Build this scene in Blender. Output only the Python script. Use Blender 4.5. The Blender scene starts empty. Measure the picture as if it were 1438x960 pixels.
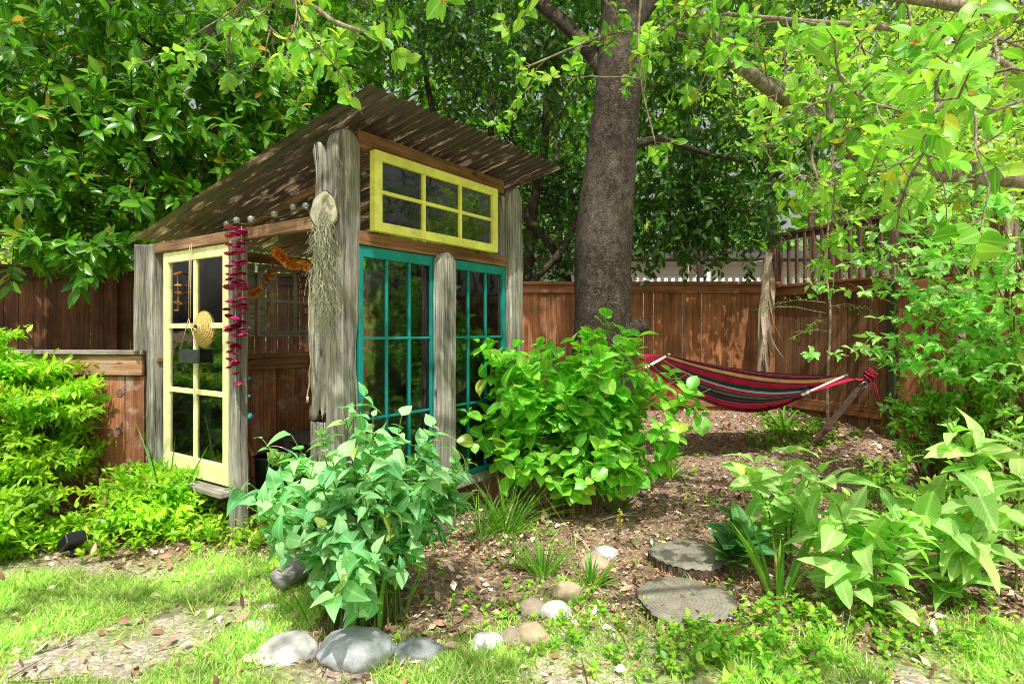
import bpy, bmesh, math, random
import numpy as np
from mathutils import Vector, Matrix, noise as mnoise

sc = bpy.context.scene
COL = sc.collection
RS = np.random.RandomState
F, CX, HY, EYE = 840.0, 719.0, 465.0, 1.5
PI = math.pi


def P(px, py, Z):
    """world point standing Z metres away that the photo shows at px, py"""
    return np.array([(px - CX) / F * Z, Z, EYE + (HY - py) / F * Z])


def gz(x, y):
    x = np.asarray(x, float); y = np.asarray(y, float)
    s = np.clip((y - 5.0) / 3.4, 0, 1); s = s * s * (3 - 2 * s)
    near = np.clip((16 - y) / 6, 0, 1)
    b = 0.018 * np.sin(2.1 * x + 0.7 * y) * np.sin(1.7 * y - 0.6 * x + 1) + 0.012 * np.sin(5.3 * x + 1.2) * np.sin(4.7 * y + 0.4)
    return 0.37 * s + b * near


def vnoise(x, y, f, seed=0.0):
    return np.array([mnoise.noise(Vector((a * f + seed, b * f - seed, seed))) for a, b in zip(np.ravel(x), np.ravel(y))]).reshape(np.shape(x))


def lawn(x, y):
    """1 where the lawn grows, 0 on soil and mulch"""
    x = np.asarray(x, float); y = np.asarray(y, float)
    edge = np.where(x < -1.0, 3.95, 0.0)
    edge = np.where((x >= -1.0) & (x < -0.35), 2.75, edge)
    edge = np.where(x >= -0.35, 2.9, edge)
    edge = edge + 0.12 * np.sin(3.1 * x + 0.5)
    return np.clip((edge - y) / 0.35 + 0.5, 0, 1)


# ------------------------------------------------------------------ tagging
def tag(o, label=None, cat=None, group=None, kind=None):
    if label: o['label'] = label
    if cat: o['category'] = cat
    if group: o['group'] = group
    if kind: o['kind'] = kind
    return o


def empty(name, loc, label, cat, group=None, rz=0.0):
    o = bpy.data.objects.new(name, None)
    COL.objects.link(o)
    o.location = tuple(float(c) for c in loc); o.rotation_euler = (0, 0, rz)
    o.empty_display_size = 0.1
    return tag(o, label, cat, group)


def norm(a):
    return a / np.maximum(np.linalg.norm(a, axis=-1, keepdims=True), 1e-9)


class Geo:
    def __init__(self):
        self.v, self.f3, self.f4, self.a, self.n = [], [], [], [], 0
        self.m3, self.m4 = [], []

    def add(self, v, f3=None, f4=None, a=None, m=0):
        v = np.asarray(v, float).reshape(-1, 3)
        self.v.append(v)
        self.a.append(np.zeros((len(v), 3)) if a is None else a)
        if f3 is not None and len(f3):
            f3 = np.asarray(f3, int).reshape(-1, 3); self.f3.append(f3 + self.n); self.m3.append(np.full(len(f3), m))
        if f4 is not None and len(f4):
            f4 = np.asarray(f4, int).reshape(-1, 4); self.f4.append(f4 + self.n); self.m4.append(np.full(len(f4), m))
        self.n += len(v)

    def build(self, name, mats, parent=None, smooth=True, origin=None):
        if not isinstance(mats, (list, tuple)): mats = [mats]
        v = np.concatenate(self.v)
        if origin is not None: v = v - np.asarray(origin, float)
        f3 = np.concatenate(self.f3) if self.f3 else np.zeros((0, 3), int)
        f4 = np.concatenate(self.f4) if self.f4 else np.zeros((0, 4), int)
        mi = np.concatenate(self.m3 + self.m4).astype(np.int32)
        me = bpy.data.meshes.new(name)
        me.vertices.add(len(v)); me.vertices.foreach_set('co', v.astype(np.float32).ravel())
        loops = np.concatenate([f3.ravel(), f4.ravel()]).astype(np.int32)
        me.loops.add(len(loops)); me.loops.foreach_set('vertex_index', loops)
        starts = np.concatenate([np.arange(len(f3)) * 3, len(f3) * 3 + np.arange(len(f4)) * 4]).astype(np.int32)
        me.polygons.add(len(starts)); me.polygons.foreach_set('loop_start', starts)
        for mt in mats: me.materials.append(mt)
        me.polygons.foreach_set('material_index', mi)
        me.polygons.foreach_set('use_smooth', np.full(len(starts), smooth))
        at = me.attributes.new('leaf', 'FLOAT_COLOR', 'POINT')
        a = np.concatenate(self.a)
        at.data.foreach_set('color', np.concatenate([a, np.ones((len(a), 1))], 1).astype(np.float32).ravel())
        me.update(calc_edges=True)
        o = bpy.data.objects.new(name, me)
        COL.objects.link(o)
        if parent is not None: o.parent = parent
        if origin is not None: o.location = tuple(float(c) for c in origin)
        return o


# ------------------------------------------------------------------ leaves
def leaf_T(kind='oval', ns=4):
    t = np.linspace(0, 1, ns + 1)
    if kind == 'oval': w = np.sin(PI * t ** 0.9) ** 0.85
    elif kind == 'lance': w = np.sin(PI * t ** 0.75)
    elif kind == 'cordate': w = np.sin(PI * t ** 0.55) ** 0.9
    elif kind == 'ovate': w = np.sin(PI * t ** 0.72) ** 0.7
    elif kind == 'round': w = np.sin(PI * t ** 0.95) ** 0.6
    w = w / w.max()
    V = [(0, 0, 0)]; f3 = []; f4 = []
    for i in range(1, ns):
        V += [(-w[i], t[i], 1), (0, t[i], 0), (w[i], t[i], 1)]
    V.append((0, 1, 0))
    V = np.array(V, float)
    last = len(V) - 1
    f3 += [(0, 2, 1), (0, 3, 2)]
    for i in range(1, ns - 1):
        a = 1 + 3 * (i - 1); b = a + 3
        f4 += [(a, a + 1, b + 1, b), (a + 1, a + 2, b + 2, b + 1)]
    a = 1 + 3 * (ns - 2)
    f3 += [(a, a + 1, last), (a + 1, a + 2, last)]
    return V, np.array(f3), np.array(f4).reshape(-1, 4), w


def lobed_T():
    out = []
    prof = [(0, 0), (.16, -.10), (.50, .02), (.42, .16), (.78, .20), (.70, .36), (.98, .50), (.66, .54), (.66, .74), (.36, .66), (.26, .90), (.0, 1.0)]
    right = prof[1:-1]; left = [(-x, y) for x, y in right][::-1]
    pts = [(0, 0)] + right + [(0, 1.0)] + left
    V = [(0, .42, 0)] + [(x, y, 1.0 if abs(x) > .3 else .3) for x, y in pts]
    n = len(pts)
    f3 = [(0, 1 + i, 1 + (i + 1) % n) for i in range(n)]
    return np.array(V, float), np.array(f3), np.zeros((0, 4), int), None


def leaves(g, T, rng, pos, d, nor, ln, wd, curl=0.2, fold=0.25, wave=0.0, m=0, rbias=None):
    V, f3, f4, _ = T
    n = len(pos)
    if n == 0: return
    d = norm(d); side = norm(np.cross(d, nor)); nor = np.cross(side, d)
    ln = np.broadcast_to(ln, (n,)); wd = np.broadcast_to(wd, (n,)); curl = np.broadcast_to(curl, (n,)); fold = np.broadcast_to(fold, (n,))
    x = V[:, 0]; y = V[:, 1]; ed = V[:, 2]
    k = len(V)
    along = y[None] - 0.25 * curl[:, None] ** 2 * y[None] ** 2
    z = -curl[:, None] * y[None] ** 2 * ln[:, None] + fold[:, None] * np.abs(x)[None] * wd[:, None] * 0.5
    if wave:
        ph = rng.rand(n, 1) * 6
        z = z + wave * ln[:, None] * np.sin(y[None] * 9 + ph + x[None] * 1.3) * ed[None]
    p = pos[:, None, :] + d[:, None, :] * (along * ln[:, None])[..., None] + side[:, None, :] * (x[None] * wd[:, None] * 0.5)[..., None] + nor[:, None, :] * z[..., None]
    r = rng.rand(n) if rbias is None else np.clip(rbias + rng.randn(n) * 0.15, 0, 1)
    a = np.stack([np.broadcast_to(r[:, None], (n, k)), np.broadcast_to(np.abs(x)[None], (n, k)), np.broadcast_to(y[None], (n, k))], -1)
    off = (np.arange(n) * k)[:, None, None]
    F3 = (f3[None] + off).reshape(-1, 3) if len(f3) else None
    F4 = (f4[None] + off).reshape(-1, 4) if len(f4) else None
    g.add(p.reshape(-1, 3), F3, F4, a.reshape(-1, 3), m)


def perp(d):
    ref = np.where(np.abs(d[..., 2:3]) > 0.9, np.array([1.0, 0, 0]), np.array([0, 0, 1.0]))
    u = norm(np.cross(d, ref)); v = np.cross(d, u)
    return u, v


def twig_foliage(g, T, rng, p0, d, L, k, t0=0.25, opn=1.0, up=0.25, ln=(.08, .12), asp=0.5, curl=(.05, .4), fold=0.25,
                 nup=0.9, pairs=False, jit=0.25, wave=0.0, m=0, taper=0.0, rbias=None, grav=0.0):
    p0 = np.asarray(p0, float); m_ = len(p0)
    if m_ == 0: return
    d = norm(np.asarray(d, float)); L = np.broadcast_to(L, (m_,))
    t = np.linspace(t0, 1, k)[None] + (rng.rand(m_, k) - .5) * (1 - t0) / k * (0.2 if pairs else 0.8)
    idx = np.arange(k)[None]
    ph = rng.rand(m_, 1) * 6.28
    if pairs:
        t = np.repeat(t[:, ::2], 2, axis=1)[:, :k]
        ang = ph + (idx % 2) * PI + (idx // 2) * PI / 2
    else:
        ang = ph + idx * 2.4
    u, v = perp(d)
    lat = np.cos(ang)[..., None] * u[:, None] + np.sin(ang)[..., None] * v[:, None]
    pos = p0[:, None] + d[:, None] * (L[:, None] * t)[..., None]
    pos[..., 2] -= (grav * L[:, None] * t ** 2)
    o = opn * (1.25 - 0.6 * t)
    ld = norm(d[:, None] * 0.8 + lat * o[..., None] + np.array([0, 0, up]) + rng.randn(m_, k, 3) * jit)
    nn = np.array([0, 0, 1.0]) * nup + d[:, None] * (0.6) + rng.randn(m_, k, 3) * jit * 1.3 - lat * 0.15
    l = (ln[0] + (ln[1] - ln[0]) * rng.rand(m_, k)) * (1 - taper * t)
    c = curl[0] + (curl[1] - curl[0]) * rng.rand(m_, k)
    l = l.ravel()
    leaves(g, T, rng, pos.reshape(-1, 3), ld.reshape(-1, 3), nn.reshape(-1, 3), l, l * asp * (0.85 + .3 * rng.rand(l.size)), c.ravel(), fold, wave, m,
           None if rbias is None else np.repeat(rbias, k))


def sticks(g, p0, p1, r0, r1, m=0, sides=4):
    p0 = np.asarray(p0, float); p1 = np.asarray(p1, float); n = len(p0)
    if n == 0: return
    d = norm(p1 - p0); u, v = perp(d)
    r0 = np.broadcast_to(r0, (n,)); r1 = np.broadcast_to(r1, (n,))
    an = np.arange(sides) * 2 * PI / sides
    ring = np.cos(an)[None, :, None] * u[:, None] + np.sin(an)[None, :, None] * v[:, None]
    a = p0[:, None] + ring * r0[:, None, None]; b = p1[:, None] + ring * r1[:, None, None]
    vv = np.concatenate([a, b], 1).reshape(-1, 3)
    q = np.array([(i, (i + 1) % sides, sides + (i + 1) % sides, sides + i) for i in range(sides)])
    g.add(vv, None, (q[None] + (np.arange(n) * 2 * sides)[:, None, None]).reshape(-1, 4), None, m)


def tube(g, pts, rad, sides=8, rough=0.0, rng=None, m=0, cap=True):
    pts = np.asarray(pts, float); n = len(pts)
    rad = np.broadcast_to(np.asarray(rad, float), (n,))
    tan = norm(np.gradient(pts, axis=0))
    u = np.zeros((n, 3)); u0, _ = perp(tan[:1]); u[0] = u0[0]
    for i in range(1, n):
        w = u[i - 1] - tan[i] * np.dot(u[i - 1], tan[i]); u[i] = w / max(np.linalg.norm(w), 1e-9)
    v = np.cross(tan, u)
    an = np.arange(sides) * 2 * PI / sides
    rr = rad[:, None] * np.ones(sides)
    if rough and rng is not None: rr = rr * (1 + rough * rng.randn(n, sides))
    ring = pts[:, None] + rr[..., None] * (np.cos(an)[None, :, None] * u[:, None] + np.sin(an)[None, :, None] * v[:, None])
    vv = ring.reshape(-1, 3)
    i = np.arange(n - 1)[:, None]; j = np.arange(sides)[None]
    q = np.stack([i * sides + j, i * sides + (j + 1) % sides, (i + 1) * sides + (j + 1) % sides, (i + 1) * sides + j], -1).reshape(-1, 4)
    f3 = []
    if cap:
        vv = np.concatenate([vv, pts[:1], pts[-1:]])
        for k in range(sides):
            f3.append((n * sides, (k + 1) % sides, k)); f3.append((n * sides + 1, (n - 1) * sides + k, (n - 1) * sides + (k + 1) % sides))
    g.add(vv, f3 or None, q, None, m)


def smooth_path(pts, n=24):
    pts = np.asarray(pts, float)
    if len(pts) < 3:
        s = np.linspace(0, 1, n)[:, None]; return pts[0] * (1 - s) + pts[-1] * s
    ext = np.vstack([2 * pts[0] - pts[1], pts, 2 * pts[-1] - pts[-2]])
    out = []
    seg = len(pts) - 1
    for q in np.linspace(0, seg - 1e-6, n):
        i = int(q); t = q - i
        p0, p1, p2, p3 = ext[i], ext[i + 1], ext[i + 2], ext[i + 3]
        out.append(0.5 * ((2 * p1) + (-p0 + p2) * t + (2 * p0 - 5 * p1 + 4 * p2 - p3) * t * t + (-p0 + 3 * p1 - 3 * p2 + p3) * t ** 3))
    return np.array(out)


def wander(rng, p0, d, L, n=6, jit=0.25, droop=0.0):
    pts = [np.asarray(p0, float)]; d = norm(np.asarray(d, float))
    for i in range(n - 1):
        d = norm(d + rng.randn(3) * jit + np.array([0, 0, -droop]))
        pts.append(pts[-1] + d * L / (n - 1))
    return np.array(pts)


def clump_twigs(rng, clumps, out=0.8, down=0.2, L=(.3, .6), rnd=0.7, shell=0.45):
    p, d = [], []
    for c, r, n in clumps:
        w = norm(rng.randn(n, 3)); q = w * (shell + (1 - shell) * rng.rand(n, 1)) * (1 + 0.18 * rng.randn(n, 1))
        p.append(np.asarray(c) + q * np.asarray(r)); d.append(norm(w * out + rng.randn(n, 3) * rnd + np.array([0, 0, -down])))
    p = np.concatenate(p); d = np.concatenate(d)
    return p, d, L[0] + (L[1] - L[0]) * rng.rand(len(p))


# ------------------------------------------------------------------ hard shapes
class HB:
    def __init__(self): self.bm = bmesh.new()

    def box(self, x0, x1, y0, y1, z0, z1, M=None):
        xs = sorted((x0, x1)); ys = sorted((y0, y1)); zs = sorted((z0, z1))
        vs = [self.bm.verts.new(Vector((x, y, z)) if M is None else M @ Vector((x, y, z))) for x in xs for y in ys for z in zs]
        for f in ((0, 1, 3, 2), (4, 6, 7, 5), (0, 4, 5, 1), (2, 3, 7, 6), (0, 2, 6, 4), (1, 5, 7, 3)):
            self.bm.faces.new([vs[i] for i in f])
        return self

    def prism(self, pts, y0, y1, M=None):
        """outline in x-z pushed from y0 to y1"""
        n = len(pts)
        T = (lambda p: p) if M is None else (lambda p: M @ p)
        a = [self.bm.verts.new(T(Vector((x, y0, z)))) for x, z in pts]; b = [self.bm.verts.new(T(Vector((x, y1, z)))) for x, z in pts]
        self.bm.faces.new(a); self.bm.faces.new(b[::-1])
        for i in range(n): self.bm.faces.new([a[i], b[i], b[(i + 1) % n], a[(i + 1) % n]])
        return self

    def beam(self, a, b, w, h):
        a = Vector(a); b = Vector(b); d = (b - a); L = d.length; d.normalize()
        up = Vector((0, 0, 1)) if abs(d.z) < .95 else Vector((1, 0, 0))
        s = d.cross(up).normalized(); up = s.cross(d)
        M = Matrix(((d.x, s.x, up.x, a.x), (d.y, s.y, up.y, a.y), (d.z, s.z, up.z, a.z), (0, 0, 0, 1)))
        return self.box(0, L, -w / 2, w / 2, -h / 2, h / 2, M)

    def build(self, name, mat, parent=None, bevel=0.004, smooth=False):
        bm = self.bm
        bmesh.ops.recalc_face_normals(bm, faces=bm.faces)
        if bevel: bmesh.ops.bevel(bm, geom=list(bm.edges), offset=bevel, segments=2, profile=0.6, affect='EDGES', clamp_overlap=True)
        me = bpy.data.meshes.new(name); bm.to_mesh(me); bm.free()
        for p in me.polygons: p.use_smooth = smooth
        me.materials.append(mat)
        o = bpy.data.objects.new(name, me); COL.objects.link(o)
        if parent is not None: o.parent = parent
        return o


def rough_post(name, cx, cy, z0, z1, w, d, mat, parent, ear=True, seed=1, amp=0.008, rings=30, taper=0.0, ragged=0.0):
    """weathered timber: an uneven squared log with a rounded or dog-eared head"""
    rng = RS(seed); g = Geo()
    base = []
    for sx, sy, a0 in ((1, 1, 0), (-1, 1, 90), (-1, -1, 180), (1, -1, 270)):
        for k in range(3):
            a = math.radians(a0 + 45 * k); r = min(w, d) * 0.14
            base.append((sx * (w / 2 - r) + r * math.cos(a), sy * (d / 2 - r) + r * math.sin(a)))
    fine = []
    nb = len(base)
    for i in range(nb):
        a = np.array(base[i]); b = np.array(base[(i + 1) % nb]); L = np.linalg.norm(b - a)
        m = 4 if L > 0.05 else 1
        for k in range(m): fine.append(a + (b - a) * k / m)
    base = np.array(fine); nb = len(base)
    zs = np.concatenate([np.linspace(z0, z1 - 0.10, rings), np.linspace(z1 - 0.09, z1, 7)])
    V = []
    for z in zs:
        s = 1 - taper * (z - z0) / (z1 - z0)
        row = base * s
        t = (z - (z1 - 0.10)) / 0.10
        if ear and t > 0:
            f = max(0.12, math.sqrt(max(0, 1 - t ** 2.2)) * 0.85 + 0.15 * (1 - t))
            row = row * (np.array([f, 1]) if w >= d else np.array([1, f]))
        rr = []
        for q in row:
            nz = mnoise.noise(Vector((q[0] * 14 + seed * 7, q[1] * 14, z * 2.2))) * amp + mnoise.noise(Vector((q[0] * 45 + seed, q[1] * 45, z * 6))) * amp * 0.55
            dd = q / max(np.linalg.norm(q), 1e-6)
            rr.append(q + dd * nz)
        sway = np.array([mnoise.noise(Vector((seed, z * 1.1, 3.3))), mnoise.noise(Vector((z * 1.1, seed, 8.1)))]) * amp * 1.2
        zz = z
        V += [(cx + q[0] + sway[0], cy + q[1] + sway[1], zz) for q in rr]
    V = np.array(V); n = len(zs)
    if ragged:
        for j in range(nb):
            V[j, 2] += ragged * rng.rand(); V[(n - 1) * nb + j, 2] -= ragged * rng.rand()
    i = np.arange(n - 1)[:, None]; j = np.arange(nb)[None]
    q = np.stack([i * nb + j, i * nb + (j + 1) % nb, (i + 1) * nb + (j + 1) % nb, (i + 1) * nb + j], -1).reshape(-1, 4)
    c0 = V[:nb].mean(0); c1 = V[-nb:].mean(0)
    V = np.vstack([V, c0, c1])
    f3 = [(n * nb, (k + 1) % nb, k) for k in range(nb)] + [(n * nb + 1, (n - 1) * nb + k, (n - 1) * nb + (k + 1) % nb) for k in range(nb)]
    g.add(V, f3, q)
    return g.build(name, mat, parent)


# ------------------------------------------------------------------ materials
def new_mat(name):
    m = bpy.data.materials.new(name); m.use_nodes = True
    nt = m.node_tree; nt.nodes.clear()
    out = nt.nodes.new('ShaderNodeOutputMaterial')
    return m, nt, out


def N(nt, typ, **kw):
    n = nt.nodes.new(typ)
    for k, v in kw.items():
        if k == 'inp':
            for a, b in v.items(): n.inputs[a].default_value = b
        else: setattr(n, k, v)
    return n


def ramp(nt, stops, interp='LINEAR'):
    r = nt.nodes.new('ShaderNodeValToRGB'); cr = r.color_ramp; cr.interpolation = interp
    while len(cr.elements) < len(stops): cr.elements.new(0.5)
    for e, (p, c) in zip(cr.elements, stops):
        e.position = p; e.color = (*c, 1) if len(c) == 3 else c
    return r


def mixc(nt, a, b, fac, blend='MIX'):
    n = nt.nodes.new('ShaderNodeMix'); n.data_type = 'RGBA'; n.blend_type = blend
    for sock, val in ((n.inputs[0], fac), (n.inputs[6], a), (n.inputs[7], b)):
        if hasattr(val, 'is_output') or isinstance(val, bpy.types.NodeSocket): nt.links.new(val, sock)
        elif isinstance(val, (int, float)): sock.default_value = val
        else: sock.default_value = (*val, 1) if len(val) == 3 else val
    return n.outputs[2]


def math_n(nt, op, a, b=0.0, clamp=False):
    n = nt.nodes.new('ShaderNodeMath'); n.operation = op; n.use_clamp = clamp
    for s, v in ((n.inputs[0], a), (n.inputs[1], b)):
        if isinstance(v, bpy.types.NodeSocket): nt.links.new(v, s)
        else: s.default_value = v
    return n.outputs[0]


def leaf_mat(name, dark, light, old=None, trans=0.4, rough=0.38, spec=0.42, rib=0.5, veins=0.0, tcol=None):
    m, nt, out = new_mat(name); lk = nt.links.new
    at = N(nt, 'ShaderNodeAttribute', attribute_name='leaf')
    sep = N(nt, 'ShaderNodeSeparateColor'); lk(at.outputs['Color'], sep.inputs[0])
    stops = [(0.0, dark), (0.86, light)]
    if old: stops += [(0.96, light), (0.982, old)]
    r = ramp(nt, stops); lk(sep.outputs[0], r.inputs[0])
    col = r.outputs[0]
    pale = tuple(min(1, c * 1.5 + 0.05) for c in light)
    ribf = N(nt, 'ShaderNodeMapRange', inp={1: 0.02, 2: 0.16, 3: rib, 4: 0.0}); lk(sep.outputs[1], ribf.inputs[0])
    col = mixc(nt, col, pale, ribf.outputs[0])
    if veins:
        s = math_n(nt, 'SUBTRACT', math_n(nt, 'MULTIPLY', sep.outputs[2], 62.0), math_n(nt, 'MULTIPLY', sep.outputs[1], 26.0))
        s = math_n(nt, 'SINE', s)
        vf = N(nt, 'ShaderNodeMapRange', inp={1: 0.75, 2: 1.0, 3: 0.0, 4: veins}); lk(s, vf.inputs[0])
        col = mixc(nt, col, pale, vf.outputs[0])
    tc = N(nt, 'ShaderNodeTexCoord')
    if old:   # browned margins and specks on some leaves
        n9 = N(nt, 'ShaderNodeTexNoise', inp={'Scale': 28, 'Detail': 4, 'Roughness': 0.7}); lk(tc.outputs['Object'], n9.inputs['Vector'])
        e9 = math_n(nt, 'ADD', n9.outputs['Fac'], math_n(nt, 'MULTIPLY', sep.outputs[1], 0.10))
        f9 = N(nt, 'ShaderNodeMapRange', inp={1: 0.69, 2: 0.74, 3: 0, 4: 0.7}); lk(e9, f9.inputs[0])
        col = mixc(nt, col, (.26, .17, .05), f9.outputs[0])
    nz = N(nt, 'ShaderNodeTexNoise', inp={'Scale': 2.2, 'Detail': 3}); lk(tc.outputs['Object'], nz.inputs['Vector'])
    hv = N(nt, 'ShaderNodeHueSaturation', inp={'Saturation': 1.0}); lk(col, hv.inputs['Color'])
    mr = N(nt, 'ShaderNodeMapRange', inp={1: 0.3, 2: 0.7, 3: 0.62, 4: 1.38}); lk(nz.outputs['Fac'], mr.inputs[0]); lk(mr.outputs[0], hv.inputs['Value'])
    hu = N(nt, 'ShaderNodeMapRange', inp={1: 0.0, 2: 1.0, 3: 0.515, 4: 0.485}); lk(sep.outputs[0], hu.inputs[0]); lk(hu.outputs[0], hv.inputs['Hue'])
    pb = N(nt, 'ShaderNodeBsdfPrincipled', inp={'Roughness': rough}); pb.inputs['Specular IOR Level'].default_value = spec
    lk(hv.outputs[0], pb.inputs['Base Color'])
    tr = N(nt, 'ShaderNodeBsdfTranslucent')
    tcv = mixc(nt, hv.outputs[0], tcol or (1.35, 1.55, 0.65), 1.0, 'MULTIPLY'); lk(tcv, tr.inputs['Color'])
    mx = N(nt, 'ShaderNodeMixShader', inp={0: trans}); lk(pb.outputs[0], mx.inputs[1]); lk(tr.outputs[0], mx.inputs[2])
    lk(mx.outputs[0], out.inputs[0])
    return m


def wood_mat(name, axis, dark, mid, light, scale=1.0, bump=0.35, island=0.25, rough=0.8, stain=None):
    m, nt, out = new_mat(name); lk = nt.links.new
    tc = N(nt, 'ShaderNodeTexCoord'); geo = N(nt, 'ShaderNodeNewGeometry')
    sv = [34, 34, 34]; sv[axis] = 1.6
    mp = N(nt, 'ShaderNodeMapping'); mp.inputs['Scale'].default_value = [s * scale for s in sv]
    lk(tc.outputs['Object'], mp.inputs['Vector'])
    off = N(nt, 'ShaderNodeVectorMath', operation='MULTIPLY_ADD'); lk(geo.outputs['Random Per Island'], off.inputs[0]); off.inputs[1].default_value = (37, 53, 71); lk(mp.outputs[0], off.inputs[2])
    n1 = N(nt, 'ShaderNodeTexNoise', inp={'Scale': 1.0, 'Detail': 6, 'Roughness': 0.65, 'Distortion': 0.6}); lk(off.outputs[0], n1.inputs['Vector'])
    r = ramp(nt, [(0.28, dark), (0.5, mid), (0.72, light)]); lk(n1.outputs['Fac'], r.inputs[0])
    n2 = N(nt, 'ShaderNodeTexNoise', inp={'Scale': 3.0, 'Detail': 4}); lk(tc.outputs['Object'], n2.inputs['Vector'])
    mr = N(nt, 'ShaderNodeMapRange', inp={1: 0.3, 2: 0.7, 3: 0.65, 4: 1.25}); lk(n2.outputs['Fac'], mr.inputs[0])
    isl = N(nt, 'ShaderNodeMapRange', inp={3: 1 - island, 4: 1 + island}); lk(geo.outputs['Random Per Island'], isl.inputs[0])
    hv = N(nt, 'ShaderNodeHueSaturation'); lk(r.outputs[0], hv.inputs['Color']); lk(math_n(nt, 'MULTIPLY', mr.outputs[0], isl.outputs[0]), hv.inputs['Value'])
    col = hv.outputs[0]
    if stain:
        n3 = N(nt, 'ShaderNodeTexNoise', inp={'Scale': 5.0, 'Detail': 5, 'Roughness': 0.7}); lk(tc.outputs['Object'], n3.inputs['Vector'])
        sf = N(nt, 'ShaderNodeMapRange', inp={1: 0.52, 2: 0.68, 3: 0.0, 4: 0.8}); lk(n3.outputs['Fac'], sf.inputs[0])
        col = mixc(nt, col, stain, sf.outputs[0])
    # fine drying cracks along the grain
    mc = N(nt, 'ShaderNodeMapping'); cv = [95, 95, 95]; cv[axis] = 2.2; mc.inputs['Scale'].default_value = [s * scale for s in cv]; lk(tc.outputs['Object'], mc.inputs['Vector'])
    nc = N(nt, 'ShaderNodeTexNoise', inp={'Scale': 1.0, 'Detail': 3, 'Roughness': 0.6}); lk(mc.outputs[0], nc.inputs['Vector'])
    cf = N(nt, 'ShaderNodeMapRange', inp={1: 0.30, 2: 0.40, 3: min(1.0, bump * 1.1), 4: 0.0}); lk(nc.outputs['Fac'], cf.inputs[0])
    col = mixc(nt, col, tuple(c * 0.35 for c in dark), cf.outputs[0])
    # knots
    vs = [6, 6, 6]; vs[axis] = 3.0
    mk = N(nt, 'ShaderNodeMapping'); mk.inputs['Scale'].default_value = vs; lk(tc.outputs['Object'], mk.inputs['Vector'])
    vo = N(nt, 'ShaderNodeTexVoronoi', inp={'Scale': 1.0}); lk(mk.outputs[0], vo.inputs['Vector'])
    kf = N(nt, 'ShaderNodeMapRange', inp={1: 0.06, 2: 0.13, 3: 0.75, 4: 0.0}); lk(vo.outputs['Distance'], kf.inputs[0])
    col = mixc(nt, col, tuple(c * 0.3 for c in dark), kf.outputs[0])
    pb = N(nt, 'ShaderNodeBsdfPrincipled', inp={'Roughness': rough}); pb.inputs['Specular IOR Level'].default_value = 0.25
    lk(col, pb.inputs['Base Color'])
    bp = N(nt, 'ShaderNodeBump', inp={'Strength': bump, 'Distance': 0.01}); lk(n1.outputs['Fac'], bp.inputs['Height']); lk(bp.outputs[0], pb.inputs['Normal'])
    lk(pb.outputs[0], out.inputs[0])
    return m


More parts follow.
